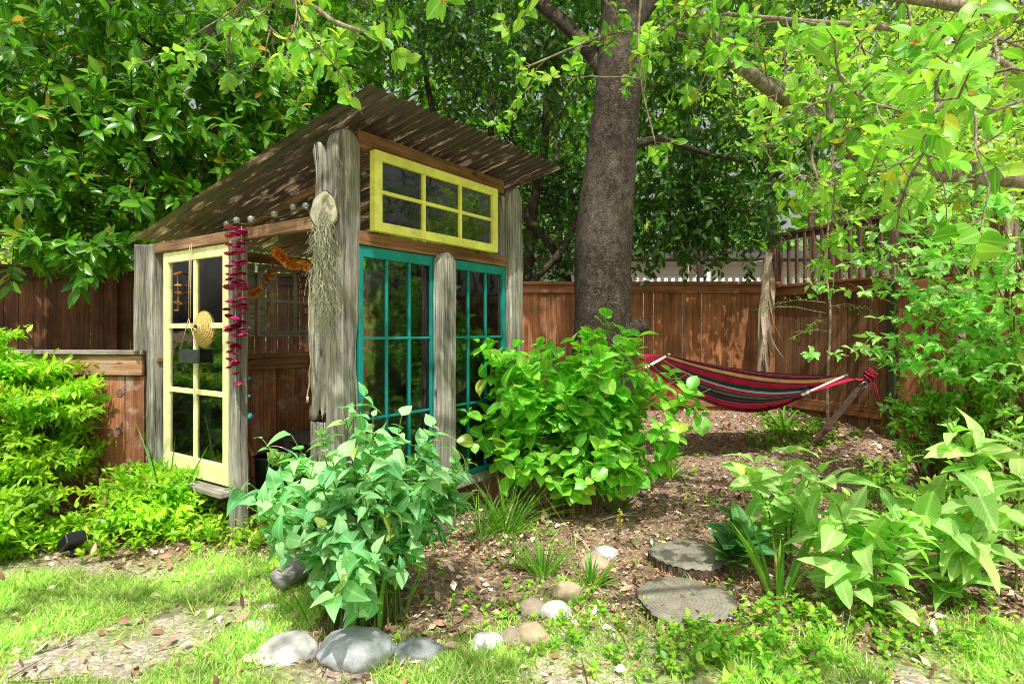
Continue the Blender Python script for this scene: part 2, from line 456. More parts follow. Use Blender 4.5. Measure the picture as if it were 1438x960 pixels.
def bark_mat(name, dark, mid, light, sx=16, sz=4, bump=0.9, moss=None, ridge=0.5):
    m, nt, out = new_mat(name); lk = nt.links.new
    tc = N(nt, 'ShaderNodeTexCoord')
    def warped(scale, amt, nscale):
        mp = N(nt, 'ShaderNodeMapping'); mp.inputs['Scale'].default_value = scale; lk(tc.outputs['Object'], mp.inputs['Vector'])
        nz = N(nt, 'ShaderNodeTexNoise', inp={'Scale': nscale, 'Detail': 6, 'Roughness': 0.65}); lk(mp.outputs[0], nz.inputs['Vector'])
        ad = N(nt, 'ShaderNodeVectorMath', operation='MULTIPLY_ADD'); lk(nz.outputs['Color'], ad.inputs[0]); ad.inputs[1].default_value = (amt,) * 3; lk(mp.outputs[0], ad.inputs[2])
        return ad.outputs[0]
    vo = N(nt, 'ShaderNodeTexVoronoi', feature='DISTANCE_TO_EDGE', inp={'Scale': 1.3}); lk(warped((sx, sx, sz), 2.4, .9), vo.inputs['Vector'])
    v2 = N(nt, 'ShaderNodeTexVoronoi', feature='DISTANCE_TO_EDGE', inp={'Scale': 1.0}); lk(warped((sx * .42, sx * .42, sz * .16), 2.0, 1.2), v2.inputs['Vector'])
    n2 = N(nt, 'ShaderNodeTexNoise', inp={'Scale': 13, 'Detail': 9, 'Roughness': 0.75}); lk(tc.outputs['Object'], n2.inputs['Vector'])
    h = math_n(nt, 'ADD', math_n(nt, 'MULTIPLY', math_n(nt, 'MINIMUM', vo.outputs['Distance'], 0.2), 1.5), math_n(nt, 'MULTIPLY', n2.outputs['Fac'], 0.75))
    h = math_n(nt, 'ADD', h, math_n(nt, 'MULTIPLY', math_n(nt, 'MINIMUM', v2.outputs['Distance'], 0.12), ridge * 3.0))
    h = math_n(nt, 'MULTIPLY', h, 0.85)
    r = ramp(nt, [(0.30, dark), (0.58, mid), (0.90, light)]); lk(h, r.inputs[0])
    col = r.outputs[0]
    n3 = N(nt, 'ShaderNodeTexNoise', inp={'Scale': 2.0, 'Detail': 7, 'Roughness': 0.7}); lk(tc.outputs['Object'], n3.inputs['Vector'])
    lf = N(nt, 'ShaderNodeMapRange', inp={1: 0.50, 2: 0.68, 3: 0, 4: 0.6}); lk(n3.outputs['Fac'], lf.inputs[0])
    col = mixc(nt, col, moss or tuple(min(1, c * 1.5) for c in light), math_n(nt, 'MULTIPLY', lf.outputs[0], math_n(nt, 'MULTIPLY', h, 1.4), True))
    dk = N(nt, 'ShaderNodeMapRange', inp={1: 0.30, 2: 0.48, 3: 0.55, 4: 0.0}); lk(n3.outputs['Fac'], dk.inputs[0])
    col = mixc(nt, col, tuple(c * .6 for c in dark), dk.outputs[0])
    pb = N(nt, 'ShaderNodeBsdfPrincipled', inp={'Roughness': 0.85}); pb.inputs['Specular IOR Level'].default_value = 0.2
    lk(col, pb.inputs['Base Color'])
    bp = N(nt, 'ShaderNodeBump', inp={'Strength': bump, 'Distance': 0.04}); lk(h, bp.inputs['Height']); lk(bp.outputs[0], pb.inputs['Normal'])
    lk(pb.outputs[0], out.inputs[0])
    return m


def plain_mat(name, c, rough=0.6, spec=0.4, var=0.25, scale=12, c2=None, bump=0.0, metal=0.0, trans=0.0):
    m, nt, out = new_mat(name); lk = nt.links.new
    tc = N(nt, 'ShaderNodeTexCoord')
    nz = N(nt, 'ShaderNodeTexNoise', inp={'Scale': scale, 'Detail': 6, 'Roughness': 0.6}); lk(tc.outputs['Object'], nz.inputs['Vector'])
    a = tuple(x * (1 - var) for x in c); b = c2 or tuple(min(1, x * (1 + var)) for x in c)
    r = ramp(nt, [(0.3, a), (0.7, b)]); lk(nz.outputs['Fac'], r.inputs[0])
    pb = N(nt, 'ShaderNodeBsdfPrincipled', inp={'Roughness': rough, 'Metallic': metal}); pb.inputs['Specular IOR Level'].default_value = spec
    lk(r.outputs[0], pb.inputs['Base Color'])
    if bump:
        bp = N(nt, 'ShaderNodeBump', inp={'Strength': bump, 'Distance': 0.01}); lk(nz.outputs['Fac'], bp.inputs['Height']); lk(bp.outputs[0], pb.inputs['Normal'])
    if trans:
        tr = N(nt, 'ShaderNodeBsdfTranslucent'); lk(r.outputs[0], tr.inputs[0])
        mx = N(nt, 'ShaderNodeMixShader', inp={0: trans}); lk(pb.outputs[0], mx.inputs[1]); lk(tr.outputs[0], mx.inputs[2]); lk(mx.outputs[0], out.inputs[0])
    else: lk(pb.outputs[0], out.inputs[0])
    return m


def paint_mat(name, c, under=(.28, .22, .16), wear=0.5):
    """old brushed paint, worn through in places"""
    m, nt, out = new_mat(name); lk = nt.links.new
    tc = N(nt, 'ShaderNodeTexCoord')
    n1 = N(nt, 'ShaderNodeTexNoise', inp={'Scale': 26, 'Detail': 7, 'Roughness': 0.7}); lk(tc.outputs['Object'], n1.inputs['Vector'])
    n2 = N(nt, 'ShaderNodeTexNoise', inp={'Scale': 5, 'Detail': 3}); lk(tc.outputs['Object'], n2.inputs['Vector'])
    r = ramp(nt, [(0.3, tuple(x * 0.78 for x in c)), (0.7, tuple(min(1, x * 1.12) for x in c))]); lk(n2.outputs['Fac'], r.inputs[0])
    wf = N(nt, 'ShaderNodeMapRange', inp={1: 0.60, 2: 0.66, 3: 0, 4: wear}); lk(n1.outputs['Fac'], wf.inputs[0])
    col = mixc(nt, r.outputs[0], under, wf.outputs[0])
    n3 = N(nt, 'ShaderNodeTexNoise', inp={'Scale': 9, 'Detail': 8, 'Roughness': 0.75}); lk(tc.outputs['Object'], n3.inputs['Vector'])
    gf = N(nt, 'ShaderNodeMapRange', inp={1: 0.50, 2: 0.72, 3: 0, 4: 0.45}); lk(n3.outputs['Fac'], gf.inputs[0])
    col = mixc(nt, col, tuple(x * .35 + .03 for x in c), gf.outputs[0])
    pb = N(nt, 'ShaderNodeBsdfPrincipled', inp={'Roughness': 0.5}); pb.inputs['Specular IOR Level'].default_value = 0.35
    lk(col, pb.inputs['Base Color'])
    bp = N(nt, 'ShaderNodeBump', inp={'Strength': 0.25, 'Distance': 0.004}); lk(n1.outputs['Fac'], bp.inputs['Height']); lk(bp.outputs[0], pb.inputs['Normal'])
    lk(pb.outputs[0], out.inputs[0])
    return m


def glass_mat(name, tint=(.86, .9, .87), refl=0.14, haze=0.03):
    m, nt, out = new_mat(name); lk = nt.links.new
    tp = N(nt, 'ShaderNodeBsdfTransparent', inp={0: (*tint, 1)})
    tc = N(nt, 'ShaderNodeTexCoord')
    nz = N(nt, 'ShaderNodeTexNoise', inp={'Scale': 3.5, 'Detail': 2}); lk(tc.outputs['Object'], nz.inputs['Vector'])
    bp = N(nt, 'ShaderNodeBump', inp={'Strength': 0.05, 'Distance': 0.03}); lk(nz.outputs['Fac'], bp.inputs['Height'])
    gl = N(nt, 'ShaderNodeBsdfGlossy', inp={'Roughness': 0.03}); lk(bp.outputs[0], gl.inputs['Normal'])
    fr = N(nt, 'ShaderNodeFresnel', inp={'IOR': 1.5}); lk(bp.outputs[0], fr.inputs['Normal'])
    fac = math_n(nt, 'ADD', math_n(nt, 'MULTIPLY', fr.outputs[0], 1.3), refl * 0.3, True)
    mx = N(nt, 'ShaderNodeMixShader'); lk(fac, mx.inputs[0]); lk(tp.outputs[0], mx.inputs[1]); lk(gl.outputs[0], mx.inputs[2])
    df = N(nt, 'ShaderNodeBsdfDiffuse', inp={0: (.6, .6, .55, 1)})
    n2 = N(nt, 'ShaderNodeTexNoise', inp={'Scale': 6, 'Detail': 6}); lk(tc.outputs['Object'], n2.inputs['Vector'])
    hz = N(nt, 'ShaderNodeMapRange', inp={1: 0.4, 2: 0.75, 3: haze * 0.4, 4: haze * 3}); lk(n2.outputs['Fac'], hz.inputs[0])
    m2 = N(nt, 'ShaderNodeMixShader'); lk(hz.outputs[0], m2.inputs[0]); lk(mx.outputs[0], m2.inputs[1]); lk(df.outputs[0], m2.inputs[2])
    lk(m2.outputs[0], out.inputs[0])
    return m


# ------------------------------------------------------------------ camera, sky, sun
cam = bpy.data.cameras.new('camera'); co = bpy.data.objects.new('camera', cam); COL.objects.link(co)
co.location = (0, 0, EYE); co.rotation_euler = (PI / 2, 0, 0)
cam.lens = F / 1438 * 36; cam.sensor_width = 36; cam.shift_y = -15 / 1438.0; cam.clip_end = 2000; cam.clip_start = 0.05
sc.camera = co
sc.view_settings.view_transform = 'Standard'; sc.view_settings.look = 'None'; sc.view_settings.exposure = 0; sc.view_settings.gamma = 1
SUN = Vector((0.06, -0.50, 0.86)).normalized()
elev = math.asin(SUN.z); azi = math.atan2(SUN.x, SUN.y)
w = bpy.data.worlds.new('World'); sc.world = w; w.use_nodes = True
nt = w.node_tree; nt.nodes.clear()
sky = N(nt, 'ShaderNodeTexSky', sky_type='NISHITA'); sky.sun_disc = False; sky.sun_elevation = elev; sky.sun_rotation = azi; sky.air_density = 2.0; sky.dust_density = 6.0; sky.ozone_density = 1.0
hs = N(nt, 'ShaderNodeHueSaturation', inp={'Saturation': 0.35}); nt.links.new(sky.outputs[0], hs.inputs['Color'])
bg = N(nt, 'ShaderNodeBackground', inp={1: 0.15}); nt.links.new(hs.outputs[0], bg.inputs[0])
wo = N(nt, 'ShaderNodeOutputWorld'); nt.links.new(bg.outputs[0], wo.inputs[0])
sl = bpy.data.lights.new('sun', 'SUN'); sl.energy = 5.0; sl.angle = math.radians(0.53); sl.color = (1, 0.975, 0.93)
so = bpy.data.objects.new('sun', sl); COL.objects.link(so)
so.rotation_euler = SUN.to_track_quat('Z', 'Y').to_euler(); so.location = (3, -4, 9)
sc.cycles.use_denoising = True; sc.cycles.filter_width = 0.9
sc.cycles.max_bounces = 9; sc.cycles.transparent_max_bounces = 24; sc.cycles.transmission_bounces = 8; sc.cycles.diffuse_bounces = 4
# ------------------------------------------------------------------ palette
GX = wood_mat('grey_wood_x', 0, (.12, .105, .085), (.27, .245, .205), (.42, .385, .33))
GY = wood_mat('grey_wood_y', 1, (.12, .105, .085), (.27, .245, .205), (.42, .385, .33))
GZ = wood_mat('grey_wood_z', 2, (.05, .045, .037), (.27, .25, .21), (.56, .53, .47), bump=0.9, stain=(.24, .23, .15))
BX = wood_mat('brown_beam_x', 0, (.10, .045, .018), (.24, .115, .05), (.36, .20, .10))
BY = wood_mat('brown_beam_y', 1, (.11, .055, .028), (.25, .14, .075), (.40, .27, .17))
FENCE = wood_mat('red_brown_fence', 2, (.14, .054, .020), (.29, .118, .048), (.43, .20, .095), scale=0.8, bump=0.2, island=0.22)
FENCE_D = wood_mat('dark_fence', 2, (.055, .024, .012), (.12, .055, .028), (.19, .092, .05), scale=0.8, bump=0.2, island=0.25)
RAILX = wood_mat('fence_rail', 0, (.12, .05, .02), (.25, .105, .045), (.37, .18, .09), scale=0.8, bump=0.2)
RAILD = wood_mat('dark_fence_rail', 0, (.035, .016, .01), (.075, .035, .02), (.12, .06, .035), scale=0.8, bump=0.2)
LOWF = wood_mat('low_fence_board', 2, (.17, .065, .03), (.34, .13, .058), (.50, .25, .15), bump=0.3, stain=(.46, .36, .30))
YEL = paint_mat('yellow_paint', (.92, .87, .17), wear=0.35)
CRM = paint_mat('cream_yellow_paint', (.86, .84, .42), under=(.45, .36, .2), wear=0.4)
TEAL = paint_mat('teal_paint', (.004, .25, .21), under=(.25, .5, .45), wear=0.2)
GLASS = glass_mat('old_glass', (.95, .97, .95), .12, .004)
GLASS2 = glass_mat('transom_glass', tint=(.80, .84, .78), refl=0.15, haze=0.005)
STEEL = plain_mat('galvanised_steel', (.45, .45, .43), 0.4, metal=0.8)
BLACKP = plain_mat('black_plastic', (.012, .013, .015), 0.35)
ROPE = plain_mat('jute_rope', (.42, .34, .22), 0.9, scale=60)
BARK = bark_mat('dark_tree_bark', (.026, .019, .013), (.082, .062, .043), (.20, .158, .115), 22, 40, 1.0, moss=(.30, .25, .19))
BARK_A = bark_mat('apple_bark', (.12, .09, .06), (.26, .21, .145), (.42, .36, .26), 20, 9, 0.5)
BARK_P = bark_mat('pale_stem_bark', (.16, .12, .08), (.30, .24, .16), (.46, .38, .27), 30, 8, 0.4)
STEM_G = plain_mat('green_stem', (.16, .25, .05), 0.5, scale=30, trans=0.15)
STEM_B = plain_mat('woody_stem', (.24, .15, .07), 0.7, scale=40)

# ------------------------------------------------------------------ ground
def build_ground():
    xs = np.concatenate([-np.geomspace(400, 8.2, 22), np.arange(-8, 8.01, .06), np.geomspace(8.2, 400, 22)])
    ys = np.concatenate([-np.geomspace(400, 1.2, 20), np.arange(-1, 11.01, .06), np.geomspace(11.3, 900, 26)])
    X, Y = np.meshgrid(xs, ys)
    Z = gz(X, Y)
    n = vnoise(X[20:222, 22:290], Y[20:222, 22:290], 9.0, 4.2) * .012 + vnoise(X[20:222, 22:290], Y[20:222, 22:290], 2.6, 9.1) * .02
    Z[20:222, 22:290] += n
    ny, nx = X.shape
    i = np.arange(ny - 1)[:, None]; j = np.arange(nx - 1)[None]
    q = np.stack([i * nx + j, i * nx + j + 1, (i + 1) * nx + j + 1, (i + 1) * nx + j], -1).reshape(-1, 4)
    lw = lawn(X, Y)
    g = Geo(); g.add(np.stack([X, Y, Z], -1), None, q, np.stack([lw, lw * 0, lw * 0], -1).reshape(-1, 3))
    m, nt, out = new_mat('soil_and_turf'); lk = nt.links.new
    tc = N(nt, 'ShaderNodeTexCoord'); at = N(nt, 'ShaderNodeAttribute', attribute_name='leaf')
    sep = N(nt, 'ShaderNodeSeparateColor'); lk(at.outputs['Color'], sep.inputs[0])
    n1 = N(nt, 'ShaderNodeTexNoise', inp={'Scale': 55, 'Detail': 8, 'Roughness': 0.75}); lk(tc.outputs['Object'], n1.inputs['Vector'])
    n2 = N(nt, 'ShaderNodeTexNoise', inp={'Scale': 1.6, 'Detail': 4}); lk(tc.outputs['Object'], n2.inputs['Vector'])
    soil = ramp(nt, [(0.30, (.15, .09, .06)), (0.5, (.36, .245, .16)), (0.66, (.62, .48, .35)), (0.8, (.76, .64, .50))]); lk(n1.outputs['Fac'], soil.inputs[0])
    dry = ramp(nt, [(0.30, (.38, .29, .21)), (0.5, (.72, .61, .49)), (0.75, (.88, .80, .70))]); lk(n1.outputs['Fac'], dry.inputs[0])
    turf = ramp(nt, [(0.3, (.18, .26, .04)), (0.6, (.38, .50, .11)), (0.8, (.60, .56, .30))]); lk(n1.outputs['Fac'], turf.inputs[0])
    tf = N(nt, 'ShaderNodeMapRange', inp={1: 0.44, 2: 0.54, 3: 0, 4: .85}); lk(math_n(nt, 'ADD', n2.outputs['Fac'], math_n(nt, 'MULTIPLY', math_n(nt, 'SUBTRACT', n1.outputs['Fac'], .5), .5)), tf.inputs[0])
    lawnc = mixc(nt, dry.outputs[0], turf.outputs[0], tf.outputs[0])
    col = mixc(nt, soil.outputs[0], lawnc, sep.outputs[0])
    vo = N(nt, 'ShaderNodeTexVoronoi', inp={'Scale': 38}); lk(tc.outputs['Object'], vo.inputs['Vector'])
    hv = N(nt, 'ShaderNodeHueSaturation'); lk(col, hv.inputs['Color'])
    vr = N(nt, 'ShaderNodeMapRange', inp={1: 0, 2: 1, 3: .7, 4: 1.3}); sp2 = N(nt, 'ShaderNodeSeparateColor'); lk(vo.outputs['Color'], sp2.inputs[0]); lk(sp2.outputs[0], vr.inputs[0]); lk(vr.outputs[0], hv.inputs['Value'])
    pb = N(nt, 'ShaderNodeBsdfPrincipled', inp={'Roughness': 0.95}); pb.inputs['Specular IOR Level'].default_value = 0.1
    lk(hv.outputs[0], pb.inputs['Base Color'])
    h = math_n(nt, 'ADD', n1.outputs['Fac'], math_n(nt, 'MULTIPLY', vo.outputs['Distance'], -0.5))
    bp = N(nt, 'ShaderNodeBump', inp={'Strength': 0.9, 'Distance': 0.03}); lk(h, bp.inputs['Height']); lk(bp.outputs[0], pb.inputs['Normal'])
    lk(pb.outputs[0], out.inputs[0])
    tag(g.build('ground', m), kind='structure')


build_ground()

# ------------------------------------------------------------------ greenhouse
TH = math.atan2(0.819, 0.573)
C0 = np.array([-1.084, 3.664, 0.0])
ct, st = math.cos(TH), math.sin(TH)
def L2W(x, y, z): return np.array([C0[0] + ct * x - st * y, C0[1] + st * x + ct * y, z])
GH = empty('greenhouse', C0, 'weathered open greenhouse of salvaged wood and old paned windows with a corrugated roof', 'greenhouse', rz=TH)

def post(cx, cy, z0, z1, w_, d_, seed, ear=True, label=None, amp=.008, taper=0.0, ragged=0.0):
    o = rough_post('post', cx, cy, z0, z1, w_, d_, GZ, GH, ear, seed, amp, 30, taper, ragged)
    if label: o['label'] = label
    return o

post(.100, .050, -.1, 2.77, .205, .095, 3, True, 'smooth grey half of the thick corner post with a dog-eared top', .016, 0.02)
post(.020, .155, .93, 2.69, .075, .135, 4, True, 'gnarled pale half of the thick corner post, broken off at the bottom', .032, 0.06, 0.12)
post(.006, .150, -.1, .95, .085, .125, 13, False, 'broken stub of grey timber under the thick corner post', .028, -0.05, 0.13)
post(.973, -.035, -0.1, 2.08, .20, .06, 5, True, 'grey dog-eared post between the two teal windows')
post(1.90, -.01, -0.1, 2.74, .18, .07, 7, True, 'grey dog-eared post at the far end of the window wall')
post(1.80, .05, 1.9, 2.66, .07, .07, 8, False)
post(.0, 1.057, -0.1, 2.14, .10, .10, 9, False, 'slim grey post holding the red garland', .006)
post(.02, 2.33, -0.1, 2.22, .13, .10, 11, False, 'grey post at the low end of the roof')
post(-.06, 2.42, 1.32, 2.22, .10, .05, 12, False)
post(1.83, 2.30, -0.1, 2.26, .10, .10, 15, False)

h = HB(); h.box(.19, 1.78, .005, .085, 2.68, 2.79); h.build('top_beam', BX, GH, .008)
h = HB(); h.box(.19, 1.81, -.004, .075, 2.055, 2.145); h.build('window_beam', BX, GH, .006)
h = HB(); h.box(-.02, .05, .19, 2.42, 2.145, 2.225); h.build('front_beam', BY, GH, .008)
h = HB(); h.box(1.80, 1.88, .02, 2.25, 2.20, 2.30); h.build('back_beam', BY, GH, .006)
h = HB(); h.box(.08, 1.75, 2.29, 2.36, 2.16, 2.25); h.build('low_beam', BX, GH, .006)
h = HB(); h.box(.1, 1.79, .006, .07, .28, .36); h.build('sill_beam', GX, GH, .006)
h = HB(); h.box(-.10, .09, 1.12, 2.30, .315, .35); o = h.build('door_sill', GY, GH, .006)
h = HB()
for x in (.55, 1.15, 1.70):
    h = HB(); h.beam((x, .10, 2.775), (x, 2.40, 2.775 - .204 * 2.3), .04, .06); h.build('rafter', BY, GH, .004)


def window(name, mat, axis, u0, u1, z0, z1, v0, v1, cols, rows, stile, munt, glass, label=None, top=None, bottom=None):
    """v grows outward of the wall; frame is the part, muntin bars and panes its sub-parts"""
    def bx(h, ua, ub, va, vb, za, zb):
        if axis == 'x': h.box(ua, ub, -va, -vb, za, zb)
        else: h.box(-va, -vb, ua, ub, za, zb)
    top = top or stile; bottom = bottom or stile
    h = HB()
    bx(h, u0, u0 + stile, v0, v1, z0, z1); bx(h, u1 - stile, u1, v0, v1, z0, z1)
    bx(h, u0 + stile, u1 - stile, v0 + .001, v1 - .001, z1 - top, z1); bx(h, u0 + stile, u1 - stile, v0 + .001, v1 - .001, z0, z0 + bottom)
    fr = h.build(name, mat, GH, .004)
    if label: fr['label'] = label
    iu0, iu1, iz0, iz1 = u0 + stile, u1 - stile, z0 + bottom, z1 - top
    h = HB(); vm = (v0 + v1) / 2
    for i in range(1, cols):
        u = iu0 + (iu1 - iu0) * i / cols; bx(h, u - munt / 2, u + munt / 2, v0 + .006, v1 - .006, iz0, iz1)
    for i in range(1, rows):
        z = iz0 + (iz1 - iz0) * i / rows; bx(h, iu0, iu1, v0 + .009, v1 - .009, z - munt / 2, z + munt / 2)
    h.build('muntin', mat, fr, .003)
    h = HB()
    for i in range(cols):
        for j in range(rows):
            a = iu0 + (iu1 - iu0) * i / cols; b = iu0 + (iu1 - iu0) * (i + 1) / cols
            c = iz0 + (iz1 - iz0) * j / rows; d = iz0 + (iz1 - iz0) * (j + 1) / rows
            bx(h, a + .002, b - .002, vm - .0015, vm + .0015, c + .002, d - .002)
    h.build('pane', glass, fr, 0)
    return fr

window('transom_window', YEL, 'x', .27, 1.60, 2.148, 2.672, .006, .062, 3, 2, .062, .024, GLASS2, 'bright yellow six-paned window under the roof')
window('teal_window', TEAL, 'x', .195, .905, .365, 2.05, -.05, -.006, 3, 3, .036, .017, GLASS, 'teal nine-paned window beside the thick corner post', top=.07)
window('teal_window', TEAL, 'x', 1.05, 1.80, .365, 2.05, -.05, -.006, 3, 3, .036, .017, GLASS, 'teal nine-paned window behind the hydrangea', top=.07)
window('door', CRM, 'y', 1.20, 2.17, .37, 2.14, -.045, .0, 2, 3, .075, .04, GLASS, 'pale yellow six-paned door', top=.085, bottom=.15)
# the wall on the low side and the back wall: bounds run along local x / y
def low_wall_window(name, x0, x1, y, z0, z1):
    h = HB(); s = .055
    h.box(x0, x0 + s, y, y + .04, z0, z1); h.box(x1 - s, x1, y, y + .04, z0, z1); h.box(x0 + s, x1 - s, y + .001, y + .039, z0, z0 + s); h.box(x0 + s, x1 - s, y + .001, y + .039, z1 - s, z1)
    xm = (x0 + x1) / 2; zm = (z0 + z1) / 2
    fr = h.build(name, GX, GH, .003)
    h = HB(); h.box(xm - .018, xm + .018, y + .006, y + .034, z0 + s, z1 - s); h.box(x0 + s, x1 - s, y + .009, y + .031, zm - .015, zm + .015); h.build('muntin', GX, fr, .002)
    h = HB(); h.box(x0 + s, xm - .018, y + .019, y + .022, z0 + s, z1 - s); h.box(xm + .018, x1 - s, y + .019, y + .022, z0 + s, z1 - s); h.build('pane', GLASS, fr, 0)
low_wall_window('back_window', .12, .90, 2.31, 1.45, 2.15)
low_wall_window('back_window', .95, 1.76, 2.31, 1.45, 2.15)
# low board wall closing the back
h = HB()
x = .03
rng = RS(5)
while x < 1.80:
    h.box(x, x + .135, 2.32 + .004 * rng.rand(), 2.345, .0, 1.24); x += .139
h.build('board_wall', LOWF, GH, .003)
h = HB(); h.box(.02, 1.85, 2.285, 2.318, 1.13, 1.24); h.box(.0, 1.87, 2.26, 2.40, 1.245, 1.285); h.build('wall_cap', BX, GH, .005)
h = HB(); y = .02
while y < 2.2:
    h.box(1.81, 1.832, y, y + .135, 0, 1.24); y += .139
h.build('board_wall', LOWF, GH, .003)
h = HB(); h.box(1.79, 1.86, .02, 2.25, 1.245, 1.285); h.build('wall_cap', BY, GH, .005)

# corrugated roof
def roof():
    x0, x1, y0, y1 = -.07, 2.05, -.40, 2.56
    nx, ny = 31 * 10 + 1, 40
    xs = np.linspace(x0, x1, nx); ys = np.linspace(y0, y1, ny)
    X, Y = np.meshgrid(xs, ys)
    Z = 2.818 - .204 * Y + .014 * np.sin(2 * PI * (X - x0) / .076) + .008 * np.sin(3 * X + 1) * np.sin(2 * Y) + np.where(np.abs(X - 1.0) < .03, .004, 0)
    yy = Y + (Y < y0 + .02) * .012 * np.sin(X * 17) * np.sin(X * 5)
    i = np.arange(ny - 1)[:, None]; j = np.arange(nx - 1)[None]
    q = np.stack([i * nx + j, i * nx + j + 1, (i + 1) * nx + j + 1, (i + 1) * nx + j], -1).reshape(-1, 4)
    g = Geo(); g.add(np.stack([X, yy, Z], -1), None, q)
    m, nt, out = new_mat('old_corrugated_sheet'); lk = nt.links.new
    tc = N(nt, 'ShaderNodeTexCoord')
    mp = N(nt, 'ShaderNodeMapping'); mp.inputs['Scale'].default_value = (14, 2.2, 3); lk(tc.outputs['Object'], mp.inputs['Vector'])
    n1 = N(nt, 'ShaderNodeTexNoise', inp={'Scale': 1.5, 'Detail': 7, 'Roughness': 0.7}); lk(mp.outputs[0], n1.inputs['Vector'])
    r = ramp(nt, [(.34, (.010, .008, .007)), (.52, (.038, .023, .015)), (.66, (.12, .068, .042)), (.78, (.36, .25, .18))]); lk(n1.outputs['Fac'], r.inputs[0])
    sx = N(nt, 'ShaderNodeSeparateXYZ'); lk(tc.outputs['Object'], sx.inputs[0])
    mf = N(nt, 'ShaderNodeMapRange', inp={1: 1.2, 2: 2.5, 3: 0, 4: .85}); lk(sx.outputs['Y'], mf.inputs[0])
    n2 = N(nt, 'ShaderNodeTexNoise', inp={'Scale': 7, 'Detail': 5}); lk(tc.outputs['Object'], n2.inputs['Vector'])
    mm = math_n(nt, 'MULTIPLY', mf.outputs[0], math_n(nt, 'MULTIPLY', n2.outputs['Fac'], 1.5), True)
    col = mixc(nt, r.outputs[0], (.17, .17, .03), mm)
    pb = N(nt, 'ShaderNodeBsdfPrincipled', inp={'Roughness': 0.3}); pb.inputs['Specular IOR Level'].default_value = 0.5; lk(col, pb.inputs['Base Color'])
    tr = N(nt, 'ShaderNodeBsdfTranslucent'); tcol = mixc(nt, (.50, .36, .23), (.50, .50, .10), mm); lk(tcol, tr.inputs[0])
    tf = N(nt, 'ShaderNodeMapRange', inp={1: .55, 2: .70, 3: .03, 4: .62}); lk(n1.outputs['Fac'], tf.inputs[0])
    mx = N(nt, 'ShaderNodeMixShader'); lk(tf.outputs[0], mx.inputs[0]); lk(pb.outputs[0], mx.inputs[1]); lk(tr.outputs[0], mx.inputs[2])
    lk(mx.outputs[0], out.inputs[0])
    return g.build('roof', m, GH)
roof()

# bench and bin inside
BN = empty('bench', L2W(1.25, 1.4, 0), 'low dark grey plank bench inside the greenhouse along its back wall', 'bench', rz=TH)
DARKW = wood_mat('dark_bench_wood', 1, (.05, .048, .045), (.12, .115, .105), (.2, .19, .175))
h = HB()
for k in range(3): h.box(-.24 + k * .165, -.24 + k * .165 + .155, -.75, .75, .47, .51)
h.build('seat', DARKW, BN, .004)
for sy in (-.6, .6):
    h = HB(); h.box(-.22, -.15, sy - .04, sy + .04, 0, .468); h.box(.17, .24, sy - .04, sy + .04, 0, .468); h.box(-.15, .17, sy - .02, sy + .02, .38, .466); h.build('leg', DARKW, BN, .004)
BI = empty('bin', L2W(.42, 1.28, 0), 'black plastic bin standing inside the greenhouse doorway', 'bin')
g = Geo(); tube(g, [(0, 0, .0), (0, 0, .02), (0, 0, .5), (0, 0, .52), (0, 0, .52), (0, 0, .03)], [.0, .115, .14, .155, .13, .10], 20, cap=False); g.build('body', BLACKP, BI)
g = Geo(); a = np.linspace(0, PI, 14); tube(g, np.stack([np.cos(a) * .145, 0 * a, .5 + .09 * np.sin(a)], -1), .005, 6); g.build('handle', STEEL, BI)

# --------------------------------------------------- things that hang
MAG = leaf_mat('magenta_petal', (.16, .008, .04), (.50, .03, .13), None, 0.25, rib=0.0, tcol=(1.2, .8, .9))
ORG = leaf_mat('orange_petal', (.45, .10, .012), (.80, .42, .06), (.3, .03, .02), 0.25, rib=0.0, tcol=(1.2, .9, .5))
CEN = plain_mat('straw_flower_centre', (.55, .32, .10), 0.8, scale=60)

def straw_flower(g, rng, c, r, axis, n=13):
    """a papery flower head, seen edge-on when strung: two whorls of small petals"""
    axis = norm(np.asarray(axis, float)); u, v = perp(axis[None]); u, v = u[0], v[0]
    T = leaf_T('oval', 3)
    for lay, (rr, el) in enumerate(((r, .12), (r * .85, .45), (r * .6, 1.0))):
        an = np.arange(n) * 2 * PI / n + rng.rand() * 6
        d = np.cos(an)[:, None] * u + np.sin(an)[:, None] * v + axis * el
        leaves(g, T, rng, np.repeat(c[None], n, 0), d, np.repeat(axis[None], n, 0), rr, rr * .55, -.25, .2)

def garland(parent_name, pts, nflow, rng, r, mat, string_mat, label, cat, group, vertical=True):
    pts = smooth_path(pts, 60)
    root = empty(parent_name, pts[0], label, cat, group)
    g = Geo(); tube(g, pts, .003, 5); g.build('string', string_mat, root, origin=pts[0]).location = (0, 0, 0)
    seg = np.linspace(.02, .985, nflow)
    for s in seg:
        g = Geo()
        i = min(int(s * 59), 58); f = s * 59 - i; c = pts[i] * (1 - f) + pts[i + 1] * f
        ax = norm(pts[i + 1] - pts[i]) * (1 if rng.rand() > .4 else -1) + rng.randn(3) * .18
        if not vertical: ax = rng.randn(3) + np.array([0, -.8, 0])
        straw_flower(g, rng, c + rng.randn(3) * .004, r * (.8 + .4 * rng.rand()), ax)
        o = g.build('flower_head', mat, root, origin=pts[0]); o.location = (0, 0, 0)
    return root

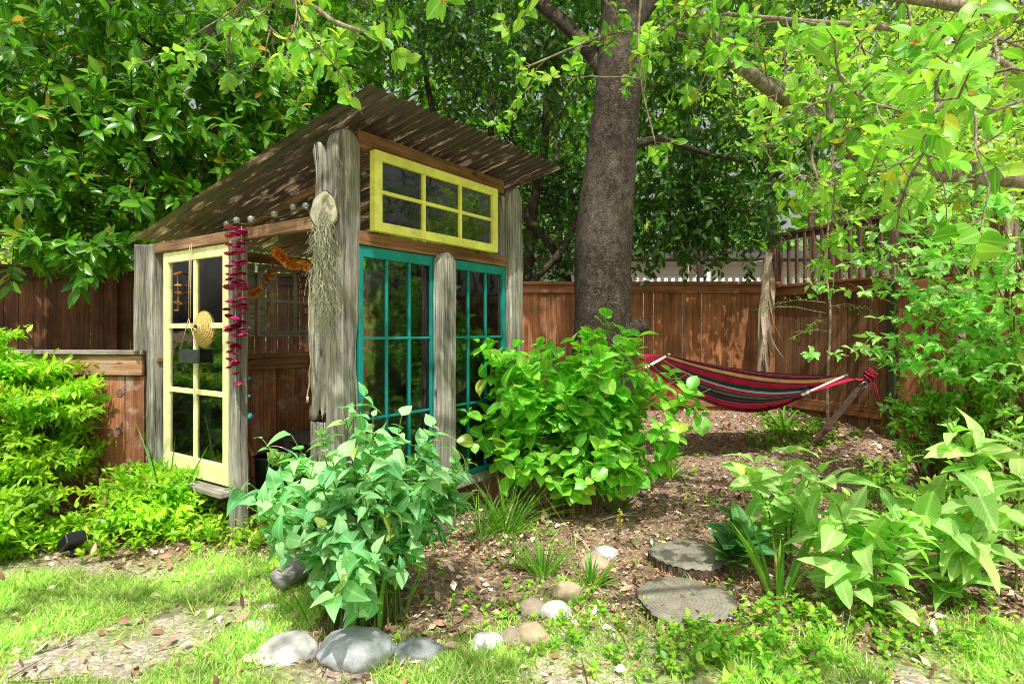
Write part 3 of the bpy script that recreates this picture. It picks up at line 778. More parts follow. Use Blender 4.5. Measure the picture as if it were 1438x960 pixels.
rng = RS(21)
for k, (px, y1, nf, lb) in enumerate(((322, 520, 13, 'left strand of dark red dried flowers hanging from the front beam'),
                                  (330, 538, 17, 'longest, middle strand of dark red dried flowers hanging from the front beam'),
                                  (339, 470, 14, 'right strand of dark red dried flowers hanging from the front beam'))):
    a = P(px, 318, 4.16); b = P(px + 1, y1, 4.14)
    garland('flower_garland', [a, (a + b) / 2 + np.array([.006 * (k - 1), 0, 0]), b], int(nf * 1.35), rng, .043, MAG, ROPE, lb, 'garland', 'dark red dried flower strands', True)
garland('flower_garland', [P(343, 398, 4.5), P(352, 412, 4.55), P(366, 404, 4.6), P(378, 388, 4.6), P(386, 372, 4.6)], 13, rng, .042, ORG, ROPE, 'orange and yellow dried flowers strung in a loop inside the greenhouse', 'garland', None, False)
garland('flower_garland', [P(388, 352, 4.5), P(396, 362, 4.45), P(408, 372, 4.4), P(424, 372, 4.35), P(441, 378, 4.3)], 19, rng, .045, ORG, ROPE, 'thick bunch of orange and dark red dried flowers near the corner post', 'garland', None, False)
garland('flower_garland', [P(249, 385, 4.75), P(250, 410, 4.75), P(250, 437, 4.75)], 5, rng, .034, ORG, ROPE, 'short string of orange dried flowers behind the door glass', 'garland', None, True)
garland('flower_garland', [P(419, 385, 4.9), P(424, 410, 4.9), P(430, 440, 4.9)], 6, rng, .032, MAG, ROPE, 'short dark red and orange strand beside the corner post inside', 'garland', None, True)

# string of round bulbs along the front beam
SL = empty('string_lights', L2W(-.03, 1.1, 2.235), 'string of small round clear bulbs lying along the front beam', 'string lights')
bulb_m = glass_mat('bulb_glass', tint=(.75, .85, .7), refl=.5, haze=.12)
WIRE = plain_mat('wire', (.10, .06, .03), .6)
pth = smooth_path([L2W(-.035, y, 2.235 + dz) for y, dz in ((1.2, .0), (1.05, .03), (.9, .01), (.7, .035), (.5, .015), (.3, .05), (.2, .02))], 50)
base = np.array(SL.location)
g = Geo(); tube(g, pth - base, .004, 5); g.build('cable', WIRE, SL)
for s in (3, 10, 19, 30, 38, 46):
    g = Geo(); c = pth[s] - base + np.array([0, -.01, .018])
    t = np.linspace(-1, 1, 9); tube(g, [c + np.array([0, 0, .024 * k]) for k in t], np.maximum(.002, .024 * np.sqrt(np.maximum(0, 1 - t * t))), 12); o = g.build('bulb', bulb_m, SL)

# wood slice with moss
MO = empty('wood_slice', P(456, 297, 3.60), 'round pale wood slice with grey moss hung on the thick corner post', 'wall hanging')
SLICE = plain_mat('pale_cut_wood', (.26, .25, .16), .75, scale=22, c2=(.44, .41, .28), bump=.3)
BK2 = bark_mat('slice_bark', (.06, .045, .03), (.2, .16, .1), (.36, .3, .2), 40, 40)
nrm = np.array([.02, -.98, .14]); nrm = nrm / np.linalg.norm(nrm)
uu, vv = perp(nrm[None]); uu, vv = uu[0], vv[0]
g = Geo(); an = np.arange(40) * 2 * PI / 40; rr = .088 * (1 + .04 * np.sin(3 * an) + .03 * np.sin(7 * an))
def ring(r, off): return r[:, None] * (np.cos(an)[:, None] * uu * .92 + np.sin(an)[:, None] * vv * 1.35) + nrm * off
top = ring(rr * .95, .02); bot = ring(rr * .95, -.02)
g.add(np.vstack([top, [nrm * .02]]), [(i, (i + 1) % 40, 40) for i in range(40)]); g.build('face', SLICE, MO, smooth=False)
g = Geo(); m1 = ring(rr * 1.04, .012); m2 = ring(rr * 1.04, -.02)
q = [(i, (i + 1) % 40, 40 + (i + 1) % 40, 40 + i) for i in range(40)]
g.add(np.vstack([top, m1]), None, q); g.add(np.vstack([m1, m2]), None, q); g.add(np.vstack([m2, [-nrm * .02]]), [((i + 1) % 40, i, 40) for i in range(40)]); g.build('bark', BK2, MO, smooth=False)
MOSS = plain_mat('spanish_moss', (.36, .37, .23), .9, scale=40, c2=(.52, .52, .36))
g = Geo(); rng = RS(31)
for k in range(420):
    t0 = rng.rand() ** 1.2 * .56
    p = np.array([rng.randn() * (.023 - .012 * t0), 0, -.02 - t0]) + nrm * (.03 + .03 * rng.rand())
    p[0] += .02 * t0
    L = .10 + .18 * rng.rand(); pts = [p]; dd = np.array([0, 0, -1.0])
    for i in range(9):
        dd = norm(dd + rng.randn(3) * np.array([.55, .4, .4]) + np.array([-(pts[-1][0]) * 3, 0, -.45])); pts.append(pts[-1] + dd * L / 9)
    tube(g, pts, .0016, 3, cap=False)
g.build('moss', MOSS, MO)
# jute rope by the post
g = Geo(); pts = smooth_path([P(437, 378, 3.62), P(434, 430, 3.62), P(436, 500, 3.62), P(432, 561, 3.62)], 30); pts[:, 0] += .004 * np.sin(np.arange(30) * 1.3)
tube(g, pts, .0045, 6); tube(g, [pts[-1] + np.array([0, 0, .02]), pts[-1] - np.array([0, 0, .015])], .008, 6); tag(g.build('hanging_rope', ROPE, origin=pts[0]), 'thin pale rope hanging beside the thick corner post', 'rope')

# woven hat behind the door
WICK = plain_mat('woven_straw', (.52, .33, .08), .7, scale=70, c2=(.72, .52, .18), bump=.5)
HT = empty('straw_hat', P(297, 461, 4.62), 'round woven straw hat hung behind the right column of door glass', 'hat')
g = Geo(); t = np.linspace(0, 13 * 2 * PI, 620)
r = .018 + .175 * t / t[-1]; hh = .13 * (1 - (r / .193) ** 1.3)
a_ = norm(np.array([-.45, -.85, .05])); b_, c_ = perp(a_[None]); b_, c_ = b_[0], c_[0]
cp = r[:, None] * (np.cos(t)[:, None] * b_ + np.sin(t)[:, None] * c_) + a_ * hh[:, None]
tube(g, cp, .0085, 5, cap=False); g.build('weave', WICK, HT)
g = Geo()
for k in range(22):
    an_ = k * 2 * PI / 22; rr_ = np.linspace(.02, .193, 12); hh_ = .135 * (1 - (rr_ / .193) ** 1.3)
    tube(g, rr_[:, None] * (math.cos(an_) * b_ + math.sin(an_) * c_) + a_ * (hh_[:, None] + .004 * np.cos(np.arange(12) * PI)[:, None]), .004, 4, cap=False)
g.build('rib', WICK, HT)

# slate sign on a cord
SG = empty('hanging_sign', P(266, 345, 4.62), 'blank dark slate plaque on a cord hanging in front of the door', 'sign')
base = P(266, 345, 4.62); c = P(265, 500, 4.62) - base
SLATE = plain_mat('slate', (.035, .045, .045), .55, scale=20)
h = HB(); M_ = Matrix.Rotation(math.radians(-38), 4, 'Z'); M_.translation = Vector(c); h.box(-.155, .155, -.008, .008, -.052, .052, M_); h.build('plaque', SLATE, SG, .003)
g = Geo(); top_ = P(266, 455, 4.6) - base
ends = [np.array(M_ @ Vector((sx * .14, 0, .05))) for sx in (-1, 1)]
ap = P(265, 447, 4.62) - base
for sx in (0, 1): tube(g, [ends[sx], ap], .0035, 5)
tube(g, [ap, np.array([.0, 0, .0])], .0035, 5); tube(g, [ap + np.array([.012, 0, .0]), np.array([.02, -.01, .02])], .0035, 5); g.build('cord', ROPE, SG)

# bead mobiles behind the glass and by the door
BEAD = [glass_mat('clear_bead', (.8, .9, .9), .6, .15), plain_mat('orange_bead', (.6, .16, .03), .3), plain_mat('blue_bead', (.05, .32, .36), .2)]
def mobile(px0, py0, py1, Z, beads, label):
    a = P(px0, py0, Z); b = P(px0 + 1, py1, Z)
    R = empty('bead_mobile', a, label, 'mobile', 'glass bead strings')
    g = Geo(); tube(g, [a * 0, (b - a)], .0015, 4); g.build('thread', WIRE, R)
    for py, r, mi in beads:
        c = P(px0 + .5, py, Z) - a; t = np.linspace(-1, 1, 7)
        g = Geo(); tube(g, [c + np.array([0, 0, r * 1.0 * k]) for k in t], np.maximum(.001, r * np.sqrt(np.maximum(0, 1 - t * t))), 10); g.build('bead', BEAD[mi], R)
mobile(253, 520, 645, 4.85, ((541, .022, 0), (565, .025, 0), (590, .02, 1), (612, .028, 0), (634, .03, 0)), 'string of glass beads behind the lower left door panes')
mobile(261, 555, 640, 4.8, ((585, .025, 0), (600, .022, 1), (622, .02, 1)), 'string with orange beads behind the lower middle of the door')
mobile(349, 450, 592, 4.3, ((460, .02, 0), (531, .014, 2), (556, .014, 2), (584, .026, 2)), 'string with a blue glass drop beside the slim grey post')
# bulb hanging by the yellow window
mobile(511, 225, 247, 3.95, ((244, .022, 0),), 'single clear glass ball hanging beside the yellow window')

# ------------------------------------------------------------------ fences
def fence(name, label, A, B, top, board_mat, rail_mat, bottom_off=-.1, cap=True, posts=(), post_mat=None, seed=0, cat='fence', rail_h=.09, lower=True, bw=.14):
    A = np.array(A, float); B = np.array(B, float); d = B - A; L = np.linalg.norm(d)
    rz = math.atan2(d[1], d[0]); z0 = float(gz(A[0], A[1]))
    root = empty(name, (A[0], A[1], z0), label, cat, None, rz)
    rng = RS(seed); h = HB(); x = 0
    while x < L - .02:
        wx = A + d * (x / L); zb = float(gz(wx[0], wx[1])) - z0 + bottom_off
        w_ = min(bw - .004 + .004 * rng.rand(), L - x)
        h.box(x + .002, x + w_, .0 + .006 * rng.rand(), .022, zb, top - z0 - .06 + .01 * rng.rand()); x += bw
    h.build('boards', board_mat, root, .002)
    h = HB()
    h.box(0, L, -.035, -.002, top - z0 - .16, top - z0 - .04); h.build('rail', rail_mat, root, .004)
    if lower: h = HB(); h.box(0, L, -.035, -.002, float(gz(A[0], A[1])) - z0 + .06, float(gz(A[0], A[1])) - z0 + .2); h.build('rail', rail_mat, root, .004)
    if cap:
        h = HB(); h.box(-.03, L + .03, -.075, .06, top - z0 - .04, top - z0); h.build('cap_rail', rail_mat, root, .006)
    for s in posts:
        h = HB(); h.box(s - .05, s + .05, -.065, .05, -.2, top - z0 - .045); h.build('post', post_mat or board_mat, root, .006)
    return root

KX, KY = 3.79, 8.62
fence('fence', 'red brown board fence with a cap rail behind the hammock', (-1.6, 8.62), (KX + .02, KY), 2.21, FENCE, RAILX, posts=(), seed=1)
MOSSP = plain_mat('mossy_post', (.025, .03, .012), .9, scale=14, c2=(.05, .07, .02))
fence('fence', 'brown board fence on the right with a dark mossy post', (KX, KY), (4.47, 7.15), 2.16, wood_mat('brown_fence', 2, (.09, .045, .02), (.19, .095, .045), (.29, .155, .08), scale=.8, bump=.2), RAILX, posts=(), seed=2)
fence('fence', 'red brown fence section behind the shrub at the far right', (4.49, 7.08), (5.85, 4.3), 2.13, FENCE, RAILX, posts=(.03,), post_mat=MOSSP, seed=3, cap=False)
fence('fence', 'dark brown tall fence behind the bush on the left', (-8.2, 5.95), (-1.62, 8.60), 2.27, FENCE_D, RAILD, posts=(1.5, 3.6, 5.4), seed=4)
# the low old fence left of the greenhouse
Lw = L2W(.0, 2.36, 0)
def low_fence():
    A = np.array([-4.9, 5.25]); B = np.array([Lw[0] - .08, Lw[1] + .02]); d = B - A; L = np.linalg.norm(d); rz = math.atan2(d[1], d[0])
    root = empty('low_fence', (A[0], A[1], 0), 'low weathered red brown fence with knots beside the nandina bush', 'fence', None, rz)
    h = HB(); x = 0.0; rng = RS(8)
    while x < L - .02:
        w_ = min(.20, L - x); h.box(x + .003, x + w_ - .003, 0, .022 + .005 * rng.rand(), -.1, 1.12); x += .205
    h.build('boards', LOWF, root, .004)
    LOWR = wood_mat('low_fence_rail', 0, (.16, .07, .035), (.33, .17, .09), (.5, .33, .22), bump=.3, stain=(.4, .36, .3))
    h = HB(); h.box(0, L, -.03, -.003, 1.13, 1.30); h.build('rail', LOWR, root, .006)
    h = HB(); h.box(-.02, L + .02, -.06, .07, 1.305, 1.34); h.build('cap_rail', GX, root, .006)
    KN = plain_mat('knot', (.10, .05, .03), .8, scale=50, c2=(.3, .2, .14))
    for kx, kz in ((L - .22, .98), (L - .23, .66), (L - .52, .8)):
        g = Geo(); a = np.arange(18) * 2 * PI / 18; V = np.stack([kx + .032 * np.cos(a), 0 * a - .006, kz + .032 * np.sin(a)], -1); W = V.copy(); W[:, 0] = kx + .04 * np.cos(a); W[:, 2] = kz + .04 * np.sin(a); W[:, 1] = .004
        g.add(np.vstack([V, W]), None, [(i, (i + 1) % 18, 18 + (i + 1) % 18, 18 + i) for i in range(18)]); g.add(np.vstack([V, [(kx, -.002, kz)]]), [(i, (i + 1) % 18, 18) for i in range(18)]); g.build('knot', KN, root)
low_fence()

# deck railing above the right fence
def deck():
    A = np.array([4.12, 9.55]); B = np.array([6.2, 5.0]); d = B - A; L = np.linalg.norm(d); rz = math.atan2(d[1], d[0])
    root = empty('deck_railing', (A[0], A[1], 2.05), 'dark brown deck railing with square balusters above the right fence', 'railing', None, rz)
    W = wood_mat('deck_wood', 2, (.06, .028, .018), (.13, .065, .045), (.21, .12, .085))
    h = HB(); h.box(-.05, L, -.05, .05, .93, .98); h.box(0, L, -.02, .02, .86, .928); h.build('top_rail', W, root, .005)
    h = HB(); h.box(0, L, -.02, .02, .05, .12); h.box(0, L, -.06, .0, -.3, -.02); h.build('bottom_rail', W, root, .005)
    x = .1; k = 0
    while x < L - .05:
        s = .045 if k % 7 == 0 else .02
        h = HB(); h.box(x - s, x + s, -s - .022 if s > .03 else -.06, s if s > .03 else -.022, -.1, .925); h.build('post' if s > .03 else 'baluster', W, root, .003)
        x += .145; k += 1
deck()

# neighbour's house, pale picket fence, brush pile
HS = empty('house', (4.2, 17.0, .37), "neighbour's pale house wall showing through the trees behind the fence", 'house')
SID = plain_mat('pale_siding', (.66, .64, .66), .7, var=.06, scale=4)
TRIM = plain_mat('house_trim', (.75, .74, .72), .6, var=.05)
ROOFM = plain_mat('shingle', (.10, .09, .085), .9, scale=30, bump=.5)
h = HB()
for k in range(24): h.box(-6, 7, .0 + .0, .25 - .012 * (k % 2), k * .13, k * .13 + .126)
h.build('wall', SID, HS, .004)
h = HB(); h.prism([(-6.6, 3.13), (7.6, 3.13), (7.6, 3.22), (.5, 3.45), (-6.6, 3.22)], -.6, 6); h.build('roof', ROOFM, HS, .01)
for wx in (-3.4, .6, 4.2):
    h = HB(); h.box(wx, wx + .08, -.05, -.003, 1.2, 2.6); h.box(wx + 1.12, wx + 1.2, -.05, -.003, 1.2, 2.6); h.box(wx + .08, wx + 1.12, -.05, -.004, 1.2, 1.28); h.box(wx + .08, wx + 1.12, -.05, -.004, 2.52, 2.6); f = h.build('window', TRIM, HS, .005)
    h = HB(); h.box(wx + .08, wx + 1.12, -.02, -.01, 1.28, 2.52); h.build('pane', plain_mat('dark_window', (.03, .04, .05), .1), f, 0)
WP = plain_mat('white_paint', (.72, .71, .72), .6, var=.08)
h = HB(); PF = empty('picket_fence', (1.7, 12.6, .37), 'pale picket fence beyond the red brown fence', 'fence')
x = 0
while x < 6.2: h.box(x, x + .075, -.02, 0, .05, 2.25); x += .15
h.build('pickets', WP, PF, .004)
for z_ in (.45, 1.95):
    h = HB(); h.box(0, 6.2, .002, .05, z_, z_ + .1); h.build('rail', WP, PF, .004)
for s in (.0, 2.4, 4.8):
    h = HB(); h.box(s, s + .1, .052, .15, -.1, 2.4); h.build('post', WP, PF, .006)
g = Geo(); rng = RS(77)
for k in range(120):
    p = np.array([2.0 + rng.rand() * 3.0, 11.2 + rng.rand() * .8, .5 + rng.rand() * 1.55]); L = .5 + rng.rand()
    tube(g, wander(rng, p, rng.randn(3) * np.array([1, .6, .45]), L, 8, .4), np.linspace(.016, .005, 8), 5)
tag(g.build('brush_pile', plain_mat('bleached_twigs', (.52, .45, .42), .9, scale=20), origin=(3.5, 11.6, .37)), 'pile of bleached bare branches beyond the red brown fence', 'brush pile')

# ------------------------------------------------------------------ hammock
HM = empty('hammock', P(925, 520, 6.3), 'striped red, black and green cloth hammock slung beside the tree', 'hammock')
hb = P(925, 520, 6.3)
ln_, lf_ = P(909, 515, 6.05), P(938, 499, 6.65); rn_, rf_ = P(1130, 553, 6.3), P(1186, 528, 6.85)
ns, nt_ = 60, 40
g = Geo(); V = np.zeros((ns + 1, nt_ + 1, 3))
for i in range(ns + 1):
    s = i / ns
    for j in range(nt_ + 1):
        t = j / nt_
        a = ln_ * (1 - t) + lf_ * t; b = rn_ * (1 - t) + rf_ * t
        p = a * (1 - s) + b * s
        sagp = 4 * s * (1 - s)
        p = p - np.array([0, 0, 1]) * sagp * (.27 * (1 - t) ** 1.3 + .03 + .16 * 4 * t * (1 - t) * (1 - .5 * t))
        p = p + np.array([0, -.05, 0]) * sagp * 4 * t * (1 - t)
        p[2] += .006 * math.sin(t * 34 + s * 3) * (.3 + .7 * abs(2 * s - 1)) + .012 * math.sin(t * 9 + s * 5)
        p[2] += .014 * math.sin(t * 16 + s * 2.2) * sagp + .02 * math.sin(t * 23) * max(0, 1 - min(s, 1 - s) * 7)
        V[i, j] = p - hb
i = np.arange(ns)[:, None]; j = np.arange(nt_)[None]; K = nt_ + 1
q = np.stack([i * K + j, i * K + j + 1, (i + 1) * K + j + 1, (i + 1) * K + j], -1).reshape(-1, 4)
A_ = np.zeros((ns + 1, nt_ + 1, 3)); A_[..., 0] = np.linspace(0, 1, nt_ + 1)[None]; A_[..., 1] = np.linspace(0, 1, ns + 1)[:, None]
g.add(V, None, q, A_.reshape(-1, 3))
m, nt, out = new_mat('striped_cloth'); lk = nt.links.new
at = N(nt, 'ShaderNodeAttribute', attribute_name='leaf'); sep = N(nt, 'ShaderNodeSeparateColor'); lk(at.outputs['Color'], sep.inputs[0])
cR, cK, cG, cN, cT = (.14, .002, .010), (.004, .004, .004), (.010, .050, .026), (.008, .006, .022), (.24, .11, .03)
seq = [cR, cR, cT, cR, cG, cG, cG, cK, cK, cR, cR, cK, cK, cK, cG, cK, cR, cR, (.12, .17, .15), cK, cK, cR, cR, cK, cT, cT, cK, cN, cR, cK]
r0 = ramp(nt, [(k / len(seq), c) for k, c in enumerate(seq)], 'CONSTANT'); lk(sep.outputs[0], r0.inputs[0])
fine = ramp(nt, [(0, cK), (.2, cR), (.34, cK), (.5, (.10, .12, .10)), (.58, cK), (.72, cG), (.86, cR)], 'CONSTANT'); lk(math_n(nt, 'FRACT', math_n(nt, 'MULTIPLY', sep.outputs[0], 7.0)), fine.inputs[0])
wv = N(nt, 'ShaderNodeTexNoise', inp={'Scale': 8, 'Detail': 4}); tcw = N(nt, 'ShaderNodeTexCoord'); lk(tcw.outputs['Object'], wv.inputs['Vector'])
fv = N(nt, 'ShaderNodeMapRange', inp={1: .3, 2: .7, 3: .75, 4: 1.2}); lk(wv.outputs['Fac'], fv.inputs[0])
r = N(nt, 'ShaderNodeHueSaturation'); lk(mixc(nt, r0.outputs[0], fine.outputs[0], .25), r.inputs['Color']); lk(fv.outputs[0], r.inputs['Value'])
tc = N(nt, 'ShaderNodeTexCoord'); nz = N(nt, 'ShaderNodeTexNoise', inp={'Scale': 90, 'Detail': 3}); lk(tc.outputs['Object'], nz.inputs['Vector'])
pb = N(nt, 'ShaderNodeBsdfPrincipled', inp={'Roughness': .9}); pb.inputs['Specular IOR Level'].default_value = .08; lk(r.outputs[0], pb.inputs['Base Color'])
bp = N(nt, 'ShaderNodeBump', inp={'Strength': .3, 'Distance': .004}); lk(nz.outputs['Fac'], bp.inputs['Height']); lk(bp.outputs[0], pb.inputs['Normal'])
tr = N(nt, 'ShaderNodeBsdfTranslucent'); lk(r.outputs[0], tr.inputs[0]); mx = N(nt, 'ShaderNodeMixShader', inp={0: .25}); lk(pb.outputs[0], mx.inputs[1]); lk(tr.outputs[0], mx.inputs[2]); lk(mx.outputs[0], out.inputs[0])
g.build('cloth', m, HM)
BAR = plain_mat('pale_bar', (.62, .58, .5), .6, scale=30); REDR = plain_mat('red_rope', (.36, .008, .04), .8, scale=80, bump=.4)
for a, b in ((ln_, lf_), (rn_, rf_)):
    g = Geo(); e = norm(b - a) * .05; tube(g, [a - e - hb, b + e - hb], .017, 8); g.build('spreader_bar', BAR, HM)
la = P(893, 497, 6.25); ra = P(1200, 533, 6.62); rk = P(1222, 526, 6.6)
g = Geo()
for k in range(15):
    t = k / 14; a = ln_ * (1 - t) + lf_ * t; tube(g, [a - hb, la - hb], .004, 4)
g.build('rope', REDR, HM); g = Geo()
for k in range(15):
    t = k / 14; b = rn_ * (1 - t) + rf_ * t; tube(g, [b - hb, ra - hb], .005, 4)
tube(g, smooth_path([ra - hb, (ra + rk) / 2 - hb - np.array([0, 0, .03]), rk - hb], 10), .018, 8)
g.build('rope', REDR, HM); g = Geo(); tube(g, smooth_path([la - hb, P(880, 492, 6.2) - hb], 6), .016, 8); g.build('rope', REDR, HM); g = Geo()
a = np.linspace(0, 2 * PI * 7, 110); fw = norm(np.array([.55, -.2, .6])); u_, v_ = perp(fw[None])
kn = (rk - hb) + (.05 + .01 * np.sin(a * 2.3))[:, None] * (np.cos(a)[:, None] * u_ + np.sin(a)[:, None] * v_) + fw * (np.linspace(-.05, .05, 110) + .012 * np.sin(a * .71))[:, None]
tube(g, kn, .0095, 6)
for dx, dz in ((.03, -.22), (-.02, -.12), (.06, -.30)):
    tube(g, smooth_path([rk - hb, rk - hb + np.array([dx * .8, -.02, dz * .4]), rk - hb + np.array([dx * 1.6, -.02, dz])], 8), .006, 5)
g.build('knot', REDR, HM)
# leaning stand post
ft = P(1132, 622, 6.82); ft[2] = gz(ft[0], ft[1]) - .1
SB = empty('hammock_stand', ft, 'brown timber post leaning to the right and holding the red hammock rope', 'hammock post')
h = HB(); tp = rk + (rk - ft) * .035; h.beam((0, 0, 0), tuple(tp - ft), .05, .065); h.build('strut', wood_mat('strut_wood', 0, (.05, .028, .02), (.11, .06, .045), (.17, .1, .08)), SB, .008)
g = Geo(); hk = P(1214, 540, 6.55) - ft; a = np.linspace(-.5 * PI, PI, 14); tube(g, np.vstack([[rk - ft], np.stack([hk[0] + .03 * np.cos(a), hk[1] + 0 * a, hk[2] + .03 * np.sin(a)], -1)[::-1]]), .006, 6); g.build('hook', STEEL, SB)

# ------------------------------------------------------------------ stones, logs, lamp
def stone(px, py, wpx, hpx, mat, label, seed, group='stones edging the bed', flat=1.0, dep=.8):
    yb = py + hpx * .38; Z = EYE * F / (yb - HY); Z += wpx * Z / F * .25
    w_ = wpx * Z / F / 2; h_ = max(.04, hpx * Z / F * .75 * flat); x = (px - CX) / F * Z
    rng = RS(seed)
    me = bpy.data.meshes.new('stone'); bm = bmesh.new(); bmesh.ops.create_icosphere(bm, subdivisions=4, radius=1)
    off = Vector((seed * 3.1, seed * 1.7, 0))
    for v in bm.verts:
        n = v.co.normalized(); k = 1 + .22 * mnoise.noise(n * 1.1 + off) - .13 * abs(mnoise.noise(n * 1.9 + off * 1.3)) + .05 * mnoise.noise(n * 3.7 + off) + .012 * mnoise.noise(n * 9 + off)
        p = n * k; p.z = max(p.z, -.6); v.co = (p.x * w_, p.y * w_ * dep, p.z * h_ * .62)
    bm.to_mesh(me); bm.free()
    for p in me.polygons: p.use_smooth = True
    me.materials.append(mat)
    o = bpy.data.objects.new('stone', me); COL.objects.link(o)
    o.location = (x, Z, float(gz(x, Z)) + h_ * .14); o.rotation_euler = (rng.randn() * .06, rng.randn() * .08, rng.rand() * .5 - .25)
    tag(o, label, 'stone', group)

def stone_mat(name, c, c2, sp=.4): 
    m, nt, out = new_mat(name); lk = nt.links.new
    tc = N(nt, 'ShaderNodeTexCoord')
    n1 = N(nt, 'ShaderNodeTexNoise', inp={'Scale': 11, 'Detail': 12, 'Roughness': .8}); lk(tc.outputs['Object'], n1.inputs['Vector'])
    n2 = N(nt, 'ShaderNodeTexNoise', inp={'Scale': 170, 'Detail': 3}); lk(tc.outputs['Object'], n2.inputs['Vector'])
    r = ramp(nt, [(.32, c), (.62, c2)]); lk(n1.outputs['Fac'], r.inputs[0])
    sf = N(nt, 'ShaderNodeMapRange', inp={1: .58, 2: .66, 3: 0, 4: sp}); lk(n2.outputs['Fac'], sf.inputs[0])
    col = mixc(nt, r.outputs[0], tuple(x * .4 for x in c), sf.outputs[0])
    pb = N(nt, 'ShaderNodeBsdfPrincipled', inp={'Roughness': .75}); lk(col, pb.inputs['Base Color'])
    bp = N(nt, 'ShaderNodeBump', inp={'Strength': .35, 'Distance': .01}); lk(n1.outputs['Fac'], bp.inputs['Height']); lk(bp.outputs[0], pb.inputs['Normal'])
    lk(pb.outputs[0], out.inputs[0]); return m
SGR = stone_mat('grey_stone', (.25, .26, .28), (.46, .47, .48)); STN = stone_mat('tan_stone', (.32, .23, .13), (.52, .41, .27)); SWH = stone_mat('pale_stone', (.38, .36, .34), (.60, .58, .54)); SDK = stone_mat('dark_grey_stone', (.15, .155, .165), (.30, .31, .32)); SBR = stone_mat('brown_stone', (.20, .15, .11), (.36, .29, .22))
for k, (px, py, w_, h_, mt, lb) in enumerate((
    (403, 918, 86, 42, SWH, 'low whitish stone left of the largest grey boulder'),
    (500, 910, 108, 68, SGR, 'largest rounded grey boulder below the big leafy plant'),
    (589, 911, 72, 35, SDK, 'flat dark grey stone right of the largest boulder'),
    (684, 901, 54, 32, SWH, 'speckled whitish stone left of the two tan stones'),
    (718, 894, 36, 34, SBR, 'narrow brown stone leaning on the round tan one'),
    (749, 890, 48, 42, STN, 'round tan stone at the foot of the curved row'),
    (780, 857, 46, 38, SWH, 'pale angular stone in the middle of the curved row'),
    (748, 853, 40, 30, SBR, 'brown stone behind the pale angular one'),
    (797, 829, 46, 42, STN, 'smooth tan egg-shaped stone in front of the rosette plant'),
    (834, 788, 46, 30, STN, 'flat tan stone behind the rosette plant'),
    (850, 770, 38, 26, SWH, 'pale stone farthest back in the curved row'),
    (806, 875, 14, 12, SWH, 'pebble beside the pale angular stone'),
    (358, 882, 42, 22, SWH, 'small pale stone half buried at the lawn edge'),
    (376, 850, 26, 14, SWH, 'small flat stone left of the grey log'))):
    stone(px, py, w_, h_, mt, lb, k + 3)

g = Geo(); a = P(388, 838, 3.45); b = P(440, 815, 3.65); a[2] = .05; b[2] = .11; rng = RS(3)
tube(g, smooth_path([a, (a + b) / 2 + np.array([0, 0, .015]), b], 14), np.linspace(.062, .085, 14), 14, .05, rng)
tag(g.build('log', wood_mat('grey_log', 0, (.14, .13, .12), (.3, .29, .27), (.46, .45, .43), bump=.6), origin=a), 'short grey weathered log lying left of the big leafy plant', 'log')

